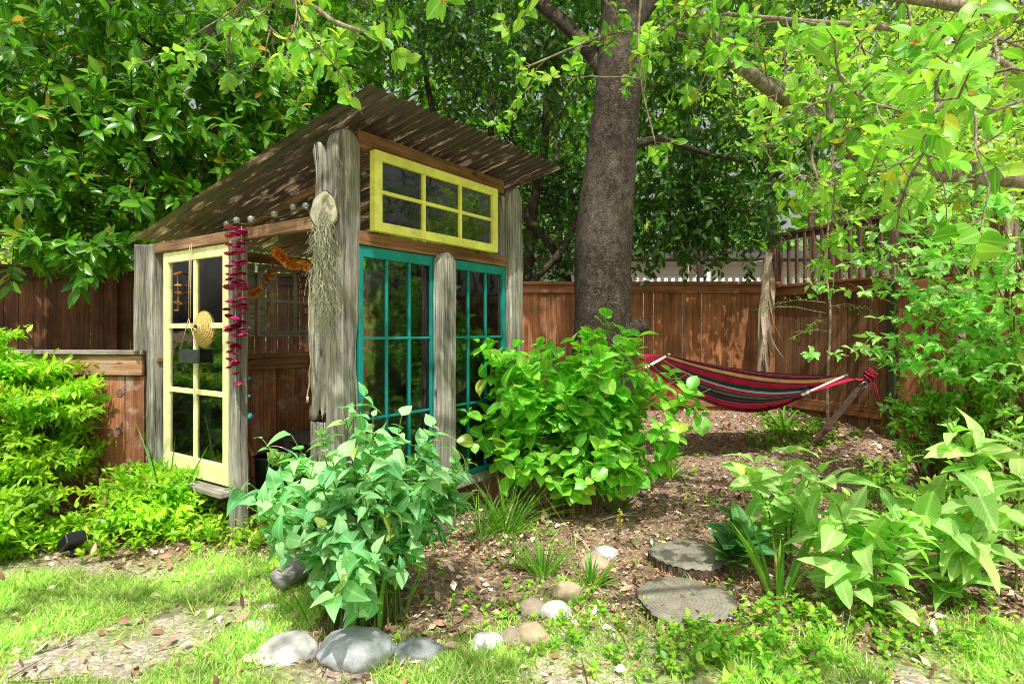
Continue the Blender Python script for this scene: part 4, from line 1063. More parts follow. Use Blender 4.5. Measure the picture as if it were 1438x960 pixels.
CUT = None
def log_slice(px, py, wpx, hpx, th, label, seed):
    global CUT
    Zc = EYE * F / (py - HY) * 1.0; Zc = (EYE - th) * F / (py - HY)
    x = (px - CX) / F * Zc; rx = wpx * Zc / F / 2; ry = hpx * Zc / F / 2 * Zc / (EYE - th)
    R_ = empty('stepping_log', (x, Zc, 0), label, 'stepping log', 'sawn log slices in the path')
    if CUT is None:
        m, nt, out = new_mat('sawn_end_grain'); lk = nt.links.new
        tc = N(nt, 'ShaderNodeTexCoord'); nz = N(nt, 'ShaderNodeTexNoise', inp={'Scale': 3, 'Detail': 3}); lk(tc.outputs['Object'], nz.inputs['Vector'])
        ad = N(nt, 'ShaderNodeVectorMath', operation='MULTIPLY_ADD'); lk(nz.outputs['Color'], ad.inputs[0]); ad.inputs[1].default_value = (.08, .08, .0); lk(tc.outputs['Object'], ad.inputs[2])
        wv = N(nt, 'ShaderNodeTexWave', wave_type='RINGS', rings_direction='Z', inp={'Scale': 14, 'Distortion': 1.5, 'Detail': 3}); lk(ad.outputs[0], wv.inputs['Vector'])
        n2 = N(nt, 'ShaderNodeTexNoise', inp={'Scale': 14, 'Detail': 6, 'Roughness': .7}); lk(tc.outputs['Object'], n2.inputs['Vector'])
        r = ramp(nt, [(.2, (.16, .14, .10)), (.8, (.27, .24, .18))]); lk(wv.outputs['Fac'], r.inputs[0])
        r2 = ramp(nt, [(.35, (.13, .12, .09)), (.65, (.34, .30, .23))]); lk(n2.outputs['Fac'], r2.inputs[0])
        pb = N(nt, 'ShaderNodeBsdfPrincipled', inp={'Roughness': .9}); lk(mixc(nt, r.outputs[0], r2.outputs[0], .6), pb.inputs['Base Color'])
        bp = N(nt, 'ShaderNodeBump', inp={'Strength': .3, 'Distance': .01}); lk(n2.outputs['Fac'], bp.inputs['Height']); lk(bp.outputs[0], pb.inputs['Normal']); lk(pb.outputs[0], out.inputs[0]); CUT = m
    an = np.arange(72) * 2 * PI / 72; rng = RS(seed); k = 1 + .05 * np.sin(3 * an + seed) + .03 * np.sin(5 * an) + .012 * rng.randn(72)
    g0 = float(gz(x, Zc))
    rad = [(.0, th - .004), (.35, th), (.7, th - .003), (.96, th - .006), (1.0, th - .016)]
    V = [np.stack([np.cos(an) * rx * k * r, np.sin(an) * ry * k * r, g0 + z + .004 * rng.randn(72)], -1) for r, z in rad[1:]]
    V = np.concatenate(V + [np.array([[0, 0, g0 + th]])]); q = []
    for i in range(3): q += [(i * 72 + j, (i + 1) * 72 + j, (i + 1) * 72 + (j + 1) % 72, i * 72 + (j + 1) % 72) for j in range(72)]
    g = Geo(); g.add(V, [(288, j, (j + 1) % 72) for j in range(72)], q); g.build('sawn_top', CUT, R_)
    g = Geo(); a1 = np.stack([np.cos(an) * rx * k * 1.004, np.sin(an) * ry * k * 1.004, g0 + th - .018 + .003 * rng.randn(72)], -1); a2 = a1.copy(); a2[:, 2] = g0 - .06; a2[:, :2] *= 1.03
    mid = (a1 + a2) / 2; mid[:, :2] *= 1 + .03 * rng.randn(72)[:, None]
    qq = [(j, 72 + j, 72 + (j + 1) % 72, (j + 1) % 72) for j in range(72)]
    g.add(np.vstack([a1, mid]), None, qq); g.add(np.vstack([mid, a2]), None, qq); g.build('bark', bark_mat('log_bark', (.04, .025, .018), (.12, .08, .055), (.24, .17, .12), 30, 6), R_, smooth=False)
log_slice(962, 838, 134, 64, .05, 'nearer and larger of the two round log slices in the path', 2)
log_slice(965, 772, 98, 40, .09, 'farther and smaller of the two round log slices in the path', 5)

SP = empty('garden_spotlight', P(101, 778, 3.98), 'small black garden spotlight standing in the plants at lower left', 'garden light')
SP.location.z = float(gz(SP.location.x, SP.location.y)) + .005
M_ = Matrix.Rotation(math.radians(-35), 4, 'Z') @ Matrix.Rotation(math.radians(-32), 4, 'Y'); M_.translation = Vector((0, 0, .10))
h = HB(); h.box(-.085, .085, -.06, .06, -.035, .035, M_); h.build('housing', BLACKP, SP, .012)
h = HB(); h.box(-.075, .075, -.05, .05, .036, .042, M_); h.build('lens', plain_mat('dark_lens', (.04, .05, .07), .12), SP, .001)
g = Geo(); tube(g, [(0, 0, -.18), (0, 0, .09)], .012, 8); g.build('spike', BLACKP, SP)
# ------------------------------------------------------------------ leaf materials
LAUREL = leaf_mat('laurel_leaf', (.050, .16, .008), (.12, .32, .02), (.55, .36, .03), .40, .3, .4, .5, veins=.18)
DARKLEAF = leaf_mat('dark_evergreen_and_shade_leaf', (.022, .075, .008), (.06, .17, .02), (.16, .15, .02), .35, .4)  # on some back trees this dark colour stands in for deep shade
APPLE = leaf_mat('apple_leaf', (.15, .36, .03), (.32, .56, .085), (.50, .48, .06), .5, .4, .4, .4, veins=.25)
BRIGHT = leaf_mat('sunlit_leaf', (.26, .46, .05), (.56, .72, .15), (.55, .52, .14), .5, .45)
MIDL = leaf_mat('mid_green_leaf', (.08, .24, .012), (.22, .45, .03), (.4, .4, .06), .45, .45)
SALV = leaf_mat('salvia_leaf', (.12, .40, .12), (.34, .63, .27), (.3, .36, .05), .35, .5, .35, .35, veins=.2)
HYDR = leaf_mat('hydrangea_leaf', (.13, .42, .025), (.30, .68, .07), (.35, .45, .06), .38, .35, .5, .5, veins=.28)
NAND = leaf_mat('nandina_leaf', (.20, .42, .012), (.42, .65, .04), (.55, .40, .12), .45, .4, .4, .3)
SAGE = leaf_mat('sage_leaf', (.26, .52, .09), (.48, .72, .24), (.45, .45, .12), .4, .7, .2, .6, veins=.35)
CURR = leaf_mat('lobed_leaf', (.20, .50, .09), (.42, .74, .22), (.45, .5, .12), .42, .45, .4, .3)
CHOI = leaf_mat('glossy_leaf', (.15, .40, .03), (.34, .62, .08), (.45, .46, .08), .38, .3, .6, .4)
BLADE = leaf_mat('strap_leaf', (.09, .27, .015), (.22, .46, .045), (.38, .38, .10), .4, .4, .4, .25)
GRASSM = leaf_mat('grass_blade', (.22, .42, .055), (.60, .75, .24), (.85, .74, .46), .45, .6, .2, 0)
COVER = leaf_mat('ground_cover_leaf', (.13, .36, .015), (.34, .58, .06), (.45, .40, .10), .4, .4, .4, .3)
WHITEP = leaf_mat('white_petal', (.70, .70, .62), (.85, .85, .80), None, .3, rib=0, tcol=(1, 1, .95))
YELP = leaf_mat('yellow_petal', (.6, .5, .03), (.8, .7, .06), None, .3, rib=0, tcol=(1, 1, .5))
OV4, OV3, OV2, OV6 = leaf_T('oval', 4), leaf_T('oval', 3), leaf_T('oval', 2), leaf_T('oval', 6)
LN4, LN3, LN2 = leaf_T('lance', 4), leaf_T('lance', 3), leaf_T('lance', 2)
CO5, CO6 = leaf_T('cordate', 5), leaf_T('ovate', 8)
RD5 = leaf_T('round', 5)
LOB = lobed_T()

# ------------------------------------------------------------------ the bed and the lawn
def scatter(rng, n, x0, x1, y0, y1, dens):
    x = x0 + (x1 - x0) * rng.rand(n * 3); y = y0 + (y1 - y0) * np.sqrt(rng.rand(n * 3)) if False else y0 + (y1 - y0) * rng.rand(n * 3) ** 1.4
    keep = rng.rand(n * 3) < dens(x, y)
    keep &= np.abs(x) < 0.92 * y + .25
    return x[keep][:n], y[keep][:n]

INH = lambda x, y: 0
def pts3(x, y, dz=0.0): return np.stack([x, y, gz(x, y) + dz], -1)

rng = RS(101)
# bark chips and dry leaf litter
x, y = scatter(rng, 30000, -5, 6, 2.3, 8.6, lambda x, y: (1 - .75 * lawn(x, y)) * (.55 + .45 * (vnoise(x, y, 1.3, 2.0) > -.15)))
g = Geo(); n = len(x); d = rng.randn(n, 3); d[:, 2] *= .25; nn = rng.randn(n, 3) * .5 + np.array([0, 0, 1]); l = .014 + .05 * rng.rand(n) ** 2.2
leaves(g, LN2, rng, pts3(x, y, .008 + .012 * rng.rand(n)), d, nn, l, l * (.25 + .5 * rng.rand(n)), rng.randn(n) * .3, .3)
CHIP, ntc, outc = new_mat('bark_chip')
at = N(ntc, 'ShaderNodeAttribute', attribute_name='leaf'); sp = N(ntc, 'ShaderNodeSeparateColor'); ntc.links.new(at.outputs['Color'], sp.inputs[0])
r = ramp(ntc, [(0, (.09, .045, .027)), (.3, (.27, .14, .08)), (.55, (.44, .26, .15)), (.75, (.62, .43, .29)), (.95, (.82, .70, .56))]); ntc.links.new(sp.outputs[0], r.inputs[0])
pb = N(ntc, 'ShaderNodeBsdfPrincipled', inp={'Roughness': .85}); ntc.links.new(r.outputs[0], pb.inputs[0]); ntc.links.new(pb.outputs[0], outc.inputs[0])
xt, yt = scatter(rng, 900, -3, 5, 2.4, 8, lambda x, y: 1 - .8 * lawn(x, y)); k_ = len(xt); at_ = rng.rand(k_) * 6.28; Lt = .05 + .22 * rng.rand(k_) ** 2
q0 = pts3(xt, yt, .012); q1 = pts3(xt + np.cos(at_) * Lt, yt + np.sin(at_) * Lt, .018); sticks(g, q0, q1, .0028, .0016)
xt, yt = scatter(rng, 2600, -3, 5, 2.4, 8, lambda x, y: (1 - .8 * lawn(x, y)) * np.clip(.4 + vnoise(x, y, 1.1, 22.1), .05, 1)); k_ = len(xt); lt_ = .035 + .05 * rng.rand(k_); dl_ = rng.randn(k_, 3); dl_[:, 2] *= .3
leaves(g, leaf_T('oval', 4), rng, pts3(xt, yt, .02), dl_, rng.randn(k_, 3) * .45 + np.array([0, 0, 1]), lt_, lt_ * (.35 + .25 * rng.rand(k_)), rng.randn(k_) * .6, .5)
tag(g.build('mulch', CHIP), 'brown bark chips and leaf litter covering the bed and path', 'mulch', kind='stuff')
# fallen petals and blossom scales
x, y = scatter(rng, 9000, -3, 4.5, 2.4, 7.5, lambda x, y: (1 - .7 * lawn(x, y)) * np.clip(vnoise(x, y, 1.1, 7.7) * 2 + .5, 0.03, 1))
g = Geo(); n = len(x); d = rng.randn(n, 3); d[:, 2] *= .2; l = .008 + .012 * rng.rand(n)
FALL, ntf, outf = new_mat('fallen_petal')
at = N(ntf, 'ShaderNodeAttribute', attribute_name='leaf'); sp = N(ntf, 'ShaderNodeSeparateColor'); ntf.links.new(at.outputs['Color'], sp.inputs[0])
r = ramp(ntf, [(0, (.50, .20, .05)), (.62, (.66, .34, .10)), (.70, (.75, .68, .62)), (1, (.8, .76, .72))]); ntf.links.new(sp.outputs[0], r.inputs[0])
pb = N(ntf, 'ShaderNodeBsdfPrincipled', inp={'Roughness': .8}); ntf.links.new(r.outputs[0], pb.inputs[0]); ntf.links.new(pb.outputs[0], outf.inputs[0])
leaves(g, OV2, rng, pts3(x, y, .022 + .01 * rng.rand(n)), d, rng.randn(n, 3) * .5 + np.array([0, 0, 1]), l, l * .7, .3, .3)
tag(g.build('fallen_petals', FALL), 'orange and white fallen petals scattered on the bare soil', 'fallen petals', kind='stuff')

# grass
def grass():
    rng = RS(55)
    dens = lambda x, y: np.clip(lawn(x, y) * np.clip(vnoise(x, y, 1.7, 12.3) * 2.6 + .30 + .9 * vnoise(x, y, 5, 3.3), .02, 1) + .012 + .5 * np.exp(-((x + .05) / .6) ** 2 - ((y - 2.85) / .16) ** 2) + .4 * np.exp(-((x - .35) / .2) ** 2 - ((y - 3.2) / .25) ** 2), 0, 1) * np.clip(1.4 - .18 * y, .2, 1)
    x, y = scatter(rng, 120000, -4.6, 3.6, 2.2, 4.6, dens)
    n = len(x)
    p = pts3(x, y, -.005); d = rng.randn(n, 3) * np.array([.55, .55, .12]) + np.array([0, 0, .8]); nn = rng.randn(n, 3) + np.array([0, -.3, .2])
    l = .025 + .085 * rng.rand(n) ** 1.6 * np.clip(.6 + vnoise(x, y, 3, 1.1), .3, 1.3)
    g = Geo(); leaves(g, LN3, rng, p, d, nn, l, .004 + .0035 * rng.rand(n), .2 + .7 * rng.rand(n), .5)
    tag(g.build('grass', GRASSM), 'patchy bright green lawn grass in the foreground', 'grass', kind='stuff')
grass()

def cover(name, label, n, x0, x1, y0, y1, dens, mat, T, ln, asp, h, seed, k=6, cat='ground cover'):
    rng = RS(seed); x, y = scatter(rng, n, x0, x1, y0, y1, dens); n = len(x)
    g = Geo(); d = rng.randn(n, 3) * np.array([.5, .5, 0]) + np.array([0, 0, 1.0]); L = h * (.35 + .65 * rng.rand(n))
    twig_foliage(g, T, rng, pts3(x, y), d, L, k, t0=.35, opn=1.4, up=.15, ln=ln, asp=asp, curl=(.1, .5), nup=1.1, pairs=True)
    sticks(g, pts3(x, y, -.02), pts3(x, y) + norm(d) * L[:, None], .0018, .0012, 0)
    tag(g.build(name, mat), label, cat, kind='stuff')

gauss = lambda cx, cy, sx, sy: (lambda x, y: np.exp(-((x - cx) / sx) ** 2 - ((y - cy) / sy) ** 2))
g1, g2, g3 = gauss(1.15, 2.80, .65, .26), gauss(1.75, 2.95, .8, .35), gauss(.3, 3.05, .25, .35)
cover('ground_cover', 'low small-leaved green ground cover in front of the log slices', 620, -.6, 3.2, 2.45, 3.9,
      lambda x, y: np.clip(1.2 * g1(x, y) + .8 * g2(x, y) + .5 * g3(x, y) - .15, 0, 1) * (1 - np.exp(-((x - .97) / .33) ** 4 - ((y - 3.28) / .27) ** 4)) * np.clip(.8 + 1.5 * vnoise(x, y, 3, 4.4), .0, 1), COVER, OV3, (.028, .05), .62, .14, 61)
cover('ivy', 'dark green ivy creeping over the ground below the hammock', 700, .9, 4.2, 6.3, 8.5, lambda x, y: np.clip(.2 + 1.8 * vnoise(x, y, 1.2, 6.4), 0, 1) * np.clip((y - 6.2) / 1.2, .1, 1), MIDL, OV3, (.03, .06), .9, .06, 62, 4)
cover('seedlings', 'tiny green seedlings dotted over the mulch', 700, -1.2, 3.8, 2.9, 6.6, lambda x, y: (1 - lawn(x, y)) * np.clip(vnoise(x, y, 1.6, 15.4) * 2, 0.05, 1), COVER, OV3, (.02, .04), .7, .07, 63, 4)
h1 = gauss(-3.0, 4.3, .85, .33); h2 = gauss(-2.1, 4.35, .55, .3); h3 = gauss(-3.4, 3.95, .7, .25); h4 = gauss(-1.3, 3.75, .25, .25)
lamp_gap = gauss(-2.9, 3.8, .22, .3)
cover('ground_cover', 'low leafy green ground cover at the foot of the yellow door', 1150, -4.6, -1.0, 3.5, 5.1, lambda x, y: np.clip(h1(x, y) + h2(x, y) + .8 * h3(x, y) + .5 * h4(x, y) - .15, 0, 1) * np.clip(.75 + 1.6 * vnoise(x, y, 2.6, 8.8), 0, 1) * (1 - lamp_gap(x, y)), NAND, LN4, (.04, .072), .45, .24, 64, 8)

# ------------------------------------------------------------------ plant builders
def cane_plant(name, base, label, cat, group, seed, nst, H, spread, mat, stem_mat, T, per, ln, asp, opn=1.1, curl=(.2, .7), start=.2, pairs=True, lean=(0, 0),
               rad=.006, taper=.35, wave=0.0, nup=.8, up=.1, fold=.25, rbase=.12, branch=0, bl=(.15, .3), bper=6, bend=.5, wid=(1, 1), hvar=.35):
    """stems rising from one crown, each carrying its own leaves"""
    rng = RS(seed); base = np.asarray(base, float); base = np.array([base[0], base[1], float(gz(base[0], base[1]))])
    root = empty(name, base, label, cat, group)
    gs, gl = Geo(), Geo(); P0, D0, L0 = [], [], []; B0, BD, BL = [], [], []
    for i in range(nst):
        a = rng.rand() * 6.28; q = math.sqrt(rng.rand()); hh = H * (1 - hvar * rng.rand() - .25 * q * q)
        b = np.array([math.cos(a) * rbase * q * wid[0], math.sin(a) * rbase * q * wid[1], -.02])
        tip = np.array([math.cos(a) * spread * q * wid[0] + lean[0] * hh, math.sin(a) * spread * q * wid[1] + lean[1] * hh, hh])
        midp = b * (1 - bend) + np.array([tip[0] * .42, tip[1] * .42, 0]) * bend * 1.0 + np.array([0, 0, hh * .58])
        pts = smooth_path([b, midp, tip], 9) + np.cumsum(rng.randn(9, 3) * .008, 0) * np.linspace(0, 1, 9)[:, None]
        tube(gs, pts, np.linspace(rad, rad * .45, 9), 5, cap=False)
        s0 = int(start * 8)
        for s in range(s0, 8):
            P0.append(pts[s]); D0.append(pts[s + 1] - pts[s]); L0.append(np.linalg.norm(pts[s + 1] - pts[s]))
        for bkk in range(branch):
            s = rng.randint(3, 8); t = norm(pts[s + 1 if s < 8 else s] - pts[s - 1])
            dd = norm(t * .5 + norm(rng.randn(3)) * .8 + np.array([0, 0, .25])); LL = bl[0] + (bl[1] - bl[0]) * rng.rand()
            B0.append(pts[s]); BD.append(dd); BL.append(LL)
    tipm = np.array(L0)
    twig_foliage(gl, T, rng, P0, D0, tipm, per, t0=.3, opn=opn, up=up, ln=ln, asp=asp, curl=curl, pairs=pairs, wave=wave, nup=nup, fold=fold)
    if B0:
        B0 = np.array(B0); BD = np.array(BD); BL = np.array(BL)
        sticks(gs, B0, B0 + BD * BL[:, None], rad * .5, rad * .3)
        twig_foliage(gl, T, rng, B0, BD, BL, bper, t0=.35, opn=opn, up=up, ln=ln, asp=asp, curl=curl, pairs=pairs, wave=wave, nup=nup, fold=fold)
    gs.build('stems', stem_mat, root); gl.build('foliage', mat, root)
    return root

def straps(name, base, label, n, L, w_, seed, mat=BLADE, spread=.6, arch=1.2, cat='grassy plant', group=None, r=.05, T=None):
    rng = RS(seed); z = float(gz(base[0], base[1])); g = Geo()
    a = rng.rand(n) * 6.28; q = np.sqrt(rng.rand(n))
    p = np.stack([np.cos(a) * r * q, np.sin(a) * r * q, np.full(n, -.02)], -1)
    d = np.stack([np.cos(a) * spread * q, np.sin(a) * spread * q, np.ones(n)], -1) + rng.randn(n, 3) * .12
    nn = np.stack([-np.cos(a), -np.sin(a), np.full(n, .4)], -1) + rng.randn(n, 3) * .2
    l = L * (.55 + .45 * rng.rand(n))
    # blades arch outward: curl is measured away from the upper face
    leaves(g, T or leaf_T('lance', 9), rng, p, d, -nn * -1.0, l, w_ * (.7 + .5 * rng.rand(n)), (.1 + arch * rng.rand(n) * q) * .7, .5)
    o = g.build(name, mat); o.location = (base[0], base[1], z)
    return tag(o, label, cat, group)

def ground_at(px, py):
    Z = EYE * F / (py - HY)
    for _ in range(6): Z = (EYE - float(gz((px - CX) / F * Z, Z))) * F / (py - HY)
    return np.array([(px - CX) / F * Z, Z, 0])

# big blue-green plant in the middle
cane_plant('leafy_perennial', (-.76, 3.05), 'tall blue-green leafy perennial with heart-shaped leaves in front of the greenhouse', 'perennial', None, 201, 58, 1.16, .62, SALV, STEM_G, CO5, 3,
           (.045, .125), .66, opn=1.25, curl=(.15, .8), start=.25, rad=.0055, wave=.015, nup=.9, up=.05, rbase=.20, branch=4, bl=(.10, .22), bper=6, bend=.35, wid=(1.05, .8), hvar=.5)
straps('iris_clump', (-.78, 3.06), 'stiff upright green blades rising among the stems of the tall leafy perennial', 26, .62, .026, 202, spread=.22, arch=.25, cat='iris', r=.24)
# hydrangea
cane_plant('hydrangea', (.42, 4.95), 'large rounded hydrangea bush with glossy yellow-green leaves before the tree trunk', 'shrub', None, 211, 46, 1.66, 1.18, HYDR, STEM_B, RD5, 2,
           (.075, .165), .80, opn=1.3, curl=(.15, .55), start=.55, rad=.007, nup=1.0, up=.1, rbase=.30, branch=9, bl=(.12, .30), bper=6, bend=.75, wid=(1.0, .62), hvar=.58)
# nandina on the left
def nandina(name, base, label, seed, nst, H, sx, sy, cat='shrub'):
    rng = RS(seed); z = float(gz(base[0], base[1])); root = empty(name, (base[0], base[1], z), label, cat)
    gs, gl = Geo(), Geo(); A, D, Lh = [], [], []
    for i in range(nst):
        a = rng.rand() * 6.28; q = math.sqrt(rng.rand()); hh = H * (1 - .55 * rng.rand()) * (1 - .3 * q * q)
        tip = np.array([math.cos(a) * sx * q, math.sin(a) * sy * q, hh]); b = tip * np.array([.4, .4, 0])
        pts = smooth_path([b, (b + tip) / 2 + np.array([0, 0, .1 * hh]), tip], 8); tube(gs, pts, np.linspace(.007, .003, 8), 5, cap=False)
        for s in (3, 4, 5, 6, 7, 7):
            for _ in range(3):
                aa = rng.rand() * 6.28; dd = norm(np.array([math.cos(aa), math.sin(aa), .35 - .2 * rng.rand()])); LL = .16 + .2 * rng.rand()
                p1 = pts[s] + dd * LL; sticks(gs, [pts[s]], [p1], .002, .0012)
                for t in (.4, .7, 1.0):
                    pp = pts[s] + dd * LL * t
                    for sg in (-1, 0, 1):
                        d2 = norm(dd + sg * .9 * np.array([-dd[1], dd[0], 0]) + np.array([0, 0, -.02]) + rng.randn(3) * .2)
                        A.append(pp); D.append(d2); Lh.append(.10 + .06 * rng.rand())
    twig_foliage(gl, LN4, rng, A, D, np.array(Lh), 6, t0=.15, opn=.95, up=.0, ln=(.045, .085), asp=.40, curl=(.05, .4), nup=1.2, jit=.3, pairs=True, rbias=np.repeat(np.clip(rng.rand(len(A) // 9 + 1) * .85, 0, 1), 9)[:len(A)])
    gs.build('stems', STEM_B, root); gl.build('foliage', NAND, root)
nandina('nandina', (-4.42, 4.5), 'big bright yellow-green nandina bush filling the left edge', 221, 36, 1.62, .80, .55)
nandina('nandina', (-3.78, 4.72), 'nandina spray leaning against the low fence', 222, 10, 1.30, .28, .2)
nandina('nandina', (-2.75, 4.62), 'small nandina sucker below the low fence knots', 223, 6, .42, .3, .2)
nandina('nandina', (-3.75, 3.9), 'low pinkish-tipped nandina in front of the big one at left', 224, 9, .42, .35, .25)

# sages on the right: few stems with big felted drooping leaves
sg_group = None
for k, (px, py, H, sp, n, lb, sd) in enumerate((
    (1098, 790, .80, .34, 4, 'broad-leaved sage plant farthest left, beside the log slices', 231),
    (1215, 872, .92, .44, 4, 'largest drooping grey-green sage in front at right', 232),
    (1330, 850, .80, .54, 4, 'sprawling grey-green sage with pale sunlit leaves near the right edge', 233),
    (1415, 830, 1.42, .30, 3, 'tallest sage at the right edge with a flower stalk', 234))):
    b = ground_at(px, py)
    cane_plant('sage', b, lb, 'sage', None, sd, n, H, sp, SAGE, STEM_G, CO6, 2, (.14, .25), .50, opn=1.35, curl=(.1, .9), start=.2, rad=.008, wave=.035, nup=.8, up=.12, fold=.3, rbase=.12, branch=2, bl=(.08, .16), bper=4, bend=.5)
b = ground_at(1020, 812)
cane_plant('sage', b, 'small dark green rosette of broad leaves right of the log slices', 'sage', None, 236, 3, .42, .12, leaf_mat('broad_leaf', (.07, .22, .06), (.13, .32, .09), None, .35, .5, .3, .5, veins=.3), STEM_G, OV6, 3, (.15, .23), .48, opn=1.1, curl=(.0, .4), start=.35, rad=.007, rbase=.05)
# strap-leaved clumps
for px, py, n, L, w_, sp, ar, lb, sd in (
    (712, 752, 90, .60, .010, .8, 1.3, 'largest clump of thin arching grass under the hydrangea', 241),
    (676, 756, 60, .58, .009, .7, 1.2, 'thin arching grass between the leafy perennial and the hydrangea', 242),
    (762, 808, 64, .36, .012, .75, .6, 'bright grassy tuft behind the curved row of stones', 243),
    (828, 822, 34, .24, .02, 1.3, .5, 'low spiky rosette beside the tan stones', 244),
    (708, 795, 14, .26, .014, 1.2, .9, 'small flat tuft left of the bright grassy tuft', 245),
    (868, 715, 30, .3, .012, .9, .9, 'dark grassy tuft on the mulch right of the hydrangea foot', 246),
    (940, 672, 22, .34, .03, .6, 1.3, 'strap-leaved clump at the right foot of the hydrangea', 247),
    (1092, 842, 13, .62, .032, .35, .5, 'tall strap-leaved lily beside the left sage', 248),
    (238, 742, 9, .95, .016, .25, .9, 'tall single iris fan in front of the yellow door', 249),
    (1100, 612, 12, .55, .04, .8, 1.3, 'arching strap-leaved plant under the hammock', 250),
    (1180, 900, 14, .2, .008, .7, .6, 'small grass tuft in front of the largest sage', 251),
    (648, 690, 40, .5, .009, .6, 1.0, 'thin dark grass at the foot of the teal windows', 252)):
    straps('grass_clump', ground_at(px, py), lb, n, L, w_, sd, spread=sp, arch=ar, group=None)
DRY = leaf_mat('dry_blade', (.42, .34, .20), (.66, .56, .36), None, .2, .8, .2, .2, tcol=(1, .95, .8))
straps('dry_grass', ground_at(800, 735), 'flattened pale dry blades lying on the mulch behind the curved row of stones', 26, .55, .010, 253, mat=DRY, spread=3.5, arch=1.2, r=.25)
straps('dry_grass', ground_at(700, 760), 'few pale dry blades lying left of the bright grassy tuft', 10, .5, .010, 254, mat=DRY, spread=3.5, arch=1.0, r=.15)
# yellow flower spikes
for k, (px, py, H, lb) in enumerate(((712, 742, .16, 'yellow flower spike left of the bright grassy tuft'), (868, 752, .14, 'yellow flower spike behind the log slices'), (812, 700, .2, 'thin yellow flower spike under the hydrangea'))):
    b = ground_at(px, py); R_ = empty('yellow_flower', (b[0], b[1], float(gz(b[0], b[1]))), lb, 'flower'); rng = RS(260 + k); H += .06
    g = Geo(); tube(g, [(0, 0, -.02), (.01, 0, H * .5), (.015, 0, H)], .003, 5); g.build('stem', STEM_G, R_)
    g = Geo(); n = 46; zz = H * (.35 + .65 * rng.rand(n)); a = rng.rand(n) * 6.28; rr = .012 * (1.2 - zz / H)
    leaves(g, OV2, rng, np.stack([.013 + rr * np.cos(a), rr * np.sin(a), zz], -1), np.stack([np.cos(a), np.sin(a), .6 + 0 * a], -1), rng.randn(n, 3), .022, .012, .2, .3); g.build('petals', YELP, R_)

# lobed-leaf shrub on the right, held out in layers
def lobed_shrub():
    rng = RS(301); base = np.array([4.35, 5.15, float(gz(4.35, 5.15))]); root = empty('lobed_leaf_shrub', base, 'shrub with tiers of fresh green lobed leaves spreading over the right fence', 'shrub')
    gw, gl = Geo(), Geo(); P0, D0, L0 = [], [], []
    spots = [(1400, 300, 4.6), (1330, 330, 4.8), (1290, 300, 5.0), (1380, 360, 4.5), (1300, 390, 4.8), (1240, 350, 5.2), (1420, 420, 4.3), (1350, 430, 4.6), (1285, 430, 4.9), (1210, 370, 5.3),
             (1410, 480, 4.3), (1340, 480, 4.6), (1270, 470, 5.0), (1230, 480, 5.1), (1200, 490, 5.2), (1320, 270, 5.0), (1400, 240, 4.6), (1260, 270, 5.3), (1425, 350, 4.3), (1360, 300, 4.8), (1190, 400, 5.4), (1430, 530, 4.3), (1300, 520, 4.9)]
    for k, (px, py, Z) in enumerate(spots):
        c = P(px, py, Z); st_ = np.array([base[0] + rng.randn() * .1, base[1] + rng.randn() * .1, base[2] + .3 + .5 * rng.rand()])
        pts = smooth_path([st_, (st_ + c) / 2 + np.array([.1, .05, .25]), c + np.array([0, 0, .02])], 10); tube(gw, pts, np.linspace(.012, .003, 10), 5, cap=False)
        for j in range(13):
            q = pts[rng.randint(5, 10)] + rng.randn(3) * np.array([.17, .17, .07]); a = rng.rand() * 6.28
            P0.append(q); D0.append([math.cos(a) - .5, math.sin(a) - .4, -.05 + .15 * rng.randn()]); L0.append(.14 + .16 * rng.rand())
    P0 = np.array(P0); D0 = norm(np.array(D0)); L0 = np.array(L0)
    sticks(gw, P0, P0 + D0 * L0[:, None], .002, .0012)
    twig_foliage(gl, LOB, rng, P0, D0, L0, 6, t0=.1, opn=.9, up=.05, ln=(.055, .095), asp=1.0, curl=(.1, .5), nup=1.5, jit=.2)
    for gg, nm, mt in ((gw, 'stems', STEM_B), (gl, 'foliage', CURR)):
        o = gg.build(nm, mt, root, origin=base); o.location = (0, 0, 0)
lobed_shrub()

# glossy shrub with white flowers
def choisya(base, label, seed, n, rx, rz, cz, fl):
    rng = RS(seed); z = float(gz(base[0], base[1])); root = empty('flowering_shrub', (base[0], base[1], z), label, 'shrub')
    gl, gw, gf = Geo(), Geo(), Geo()
    p, d, L = clump_twigs(rng, [((0, 0, cz), (rx, rx * .8, rz), n)], out=.8, down=-.35, L=(.08, .2), rnd=.5, shell=.3)
    twig_foliage(gl, OV4, rng, p, d, L, 9, t0=.3, opn=1.2, up=.15, ln=(.05, .095), asp=.42, curl=(.05, .4), nup=.8)
    sticks(gw, p * np.array([.35, .35, .25]), p, .005, .002); sticks(gw, p, p + d * L[:, None], .002, .0015)
    sel = rng.permutation(n)[:fl]
    for i in sel:
        gf = Geo()
        for k in range(5):
            c = p[i] + d[i] * L[i] + rng.randn(3) * .018 + np.array([0, -.01, .015]); a = np.arange(5) * 1.257 + rng.rand()
            ax = norm(d[i] + rng.randn(3) * .4); u, v = perp(ax[None]); dd = np.cos(a)[:, None] * u + np.sin(a)[:, None] * v + ax * .3
            leaves(gf, OV2, rng, np.repeat(c[None], 5, 0), dd, np.repeat(ax[None], 5, 0), .015, .009, .1, .1)
        gf.build('flower_cluster', WHITEP, root)
    gw.build('stems', STEM_B, root); gl.build('foliage', CHOI, root)
choisya((3.80, 5.40), 'glossy shrub with white flower clusters below the hammock knot', 311, 150, .30, .36, .66, 22)
choisya((4.15, 4.85), 'taller glossy green shrub under the lobed leaves at the right edge', 312, 300, .62, .60, .85, 16)
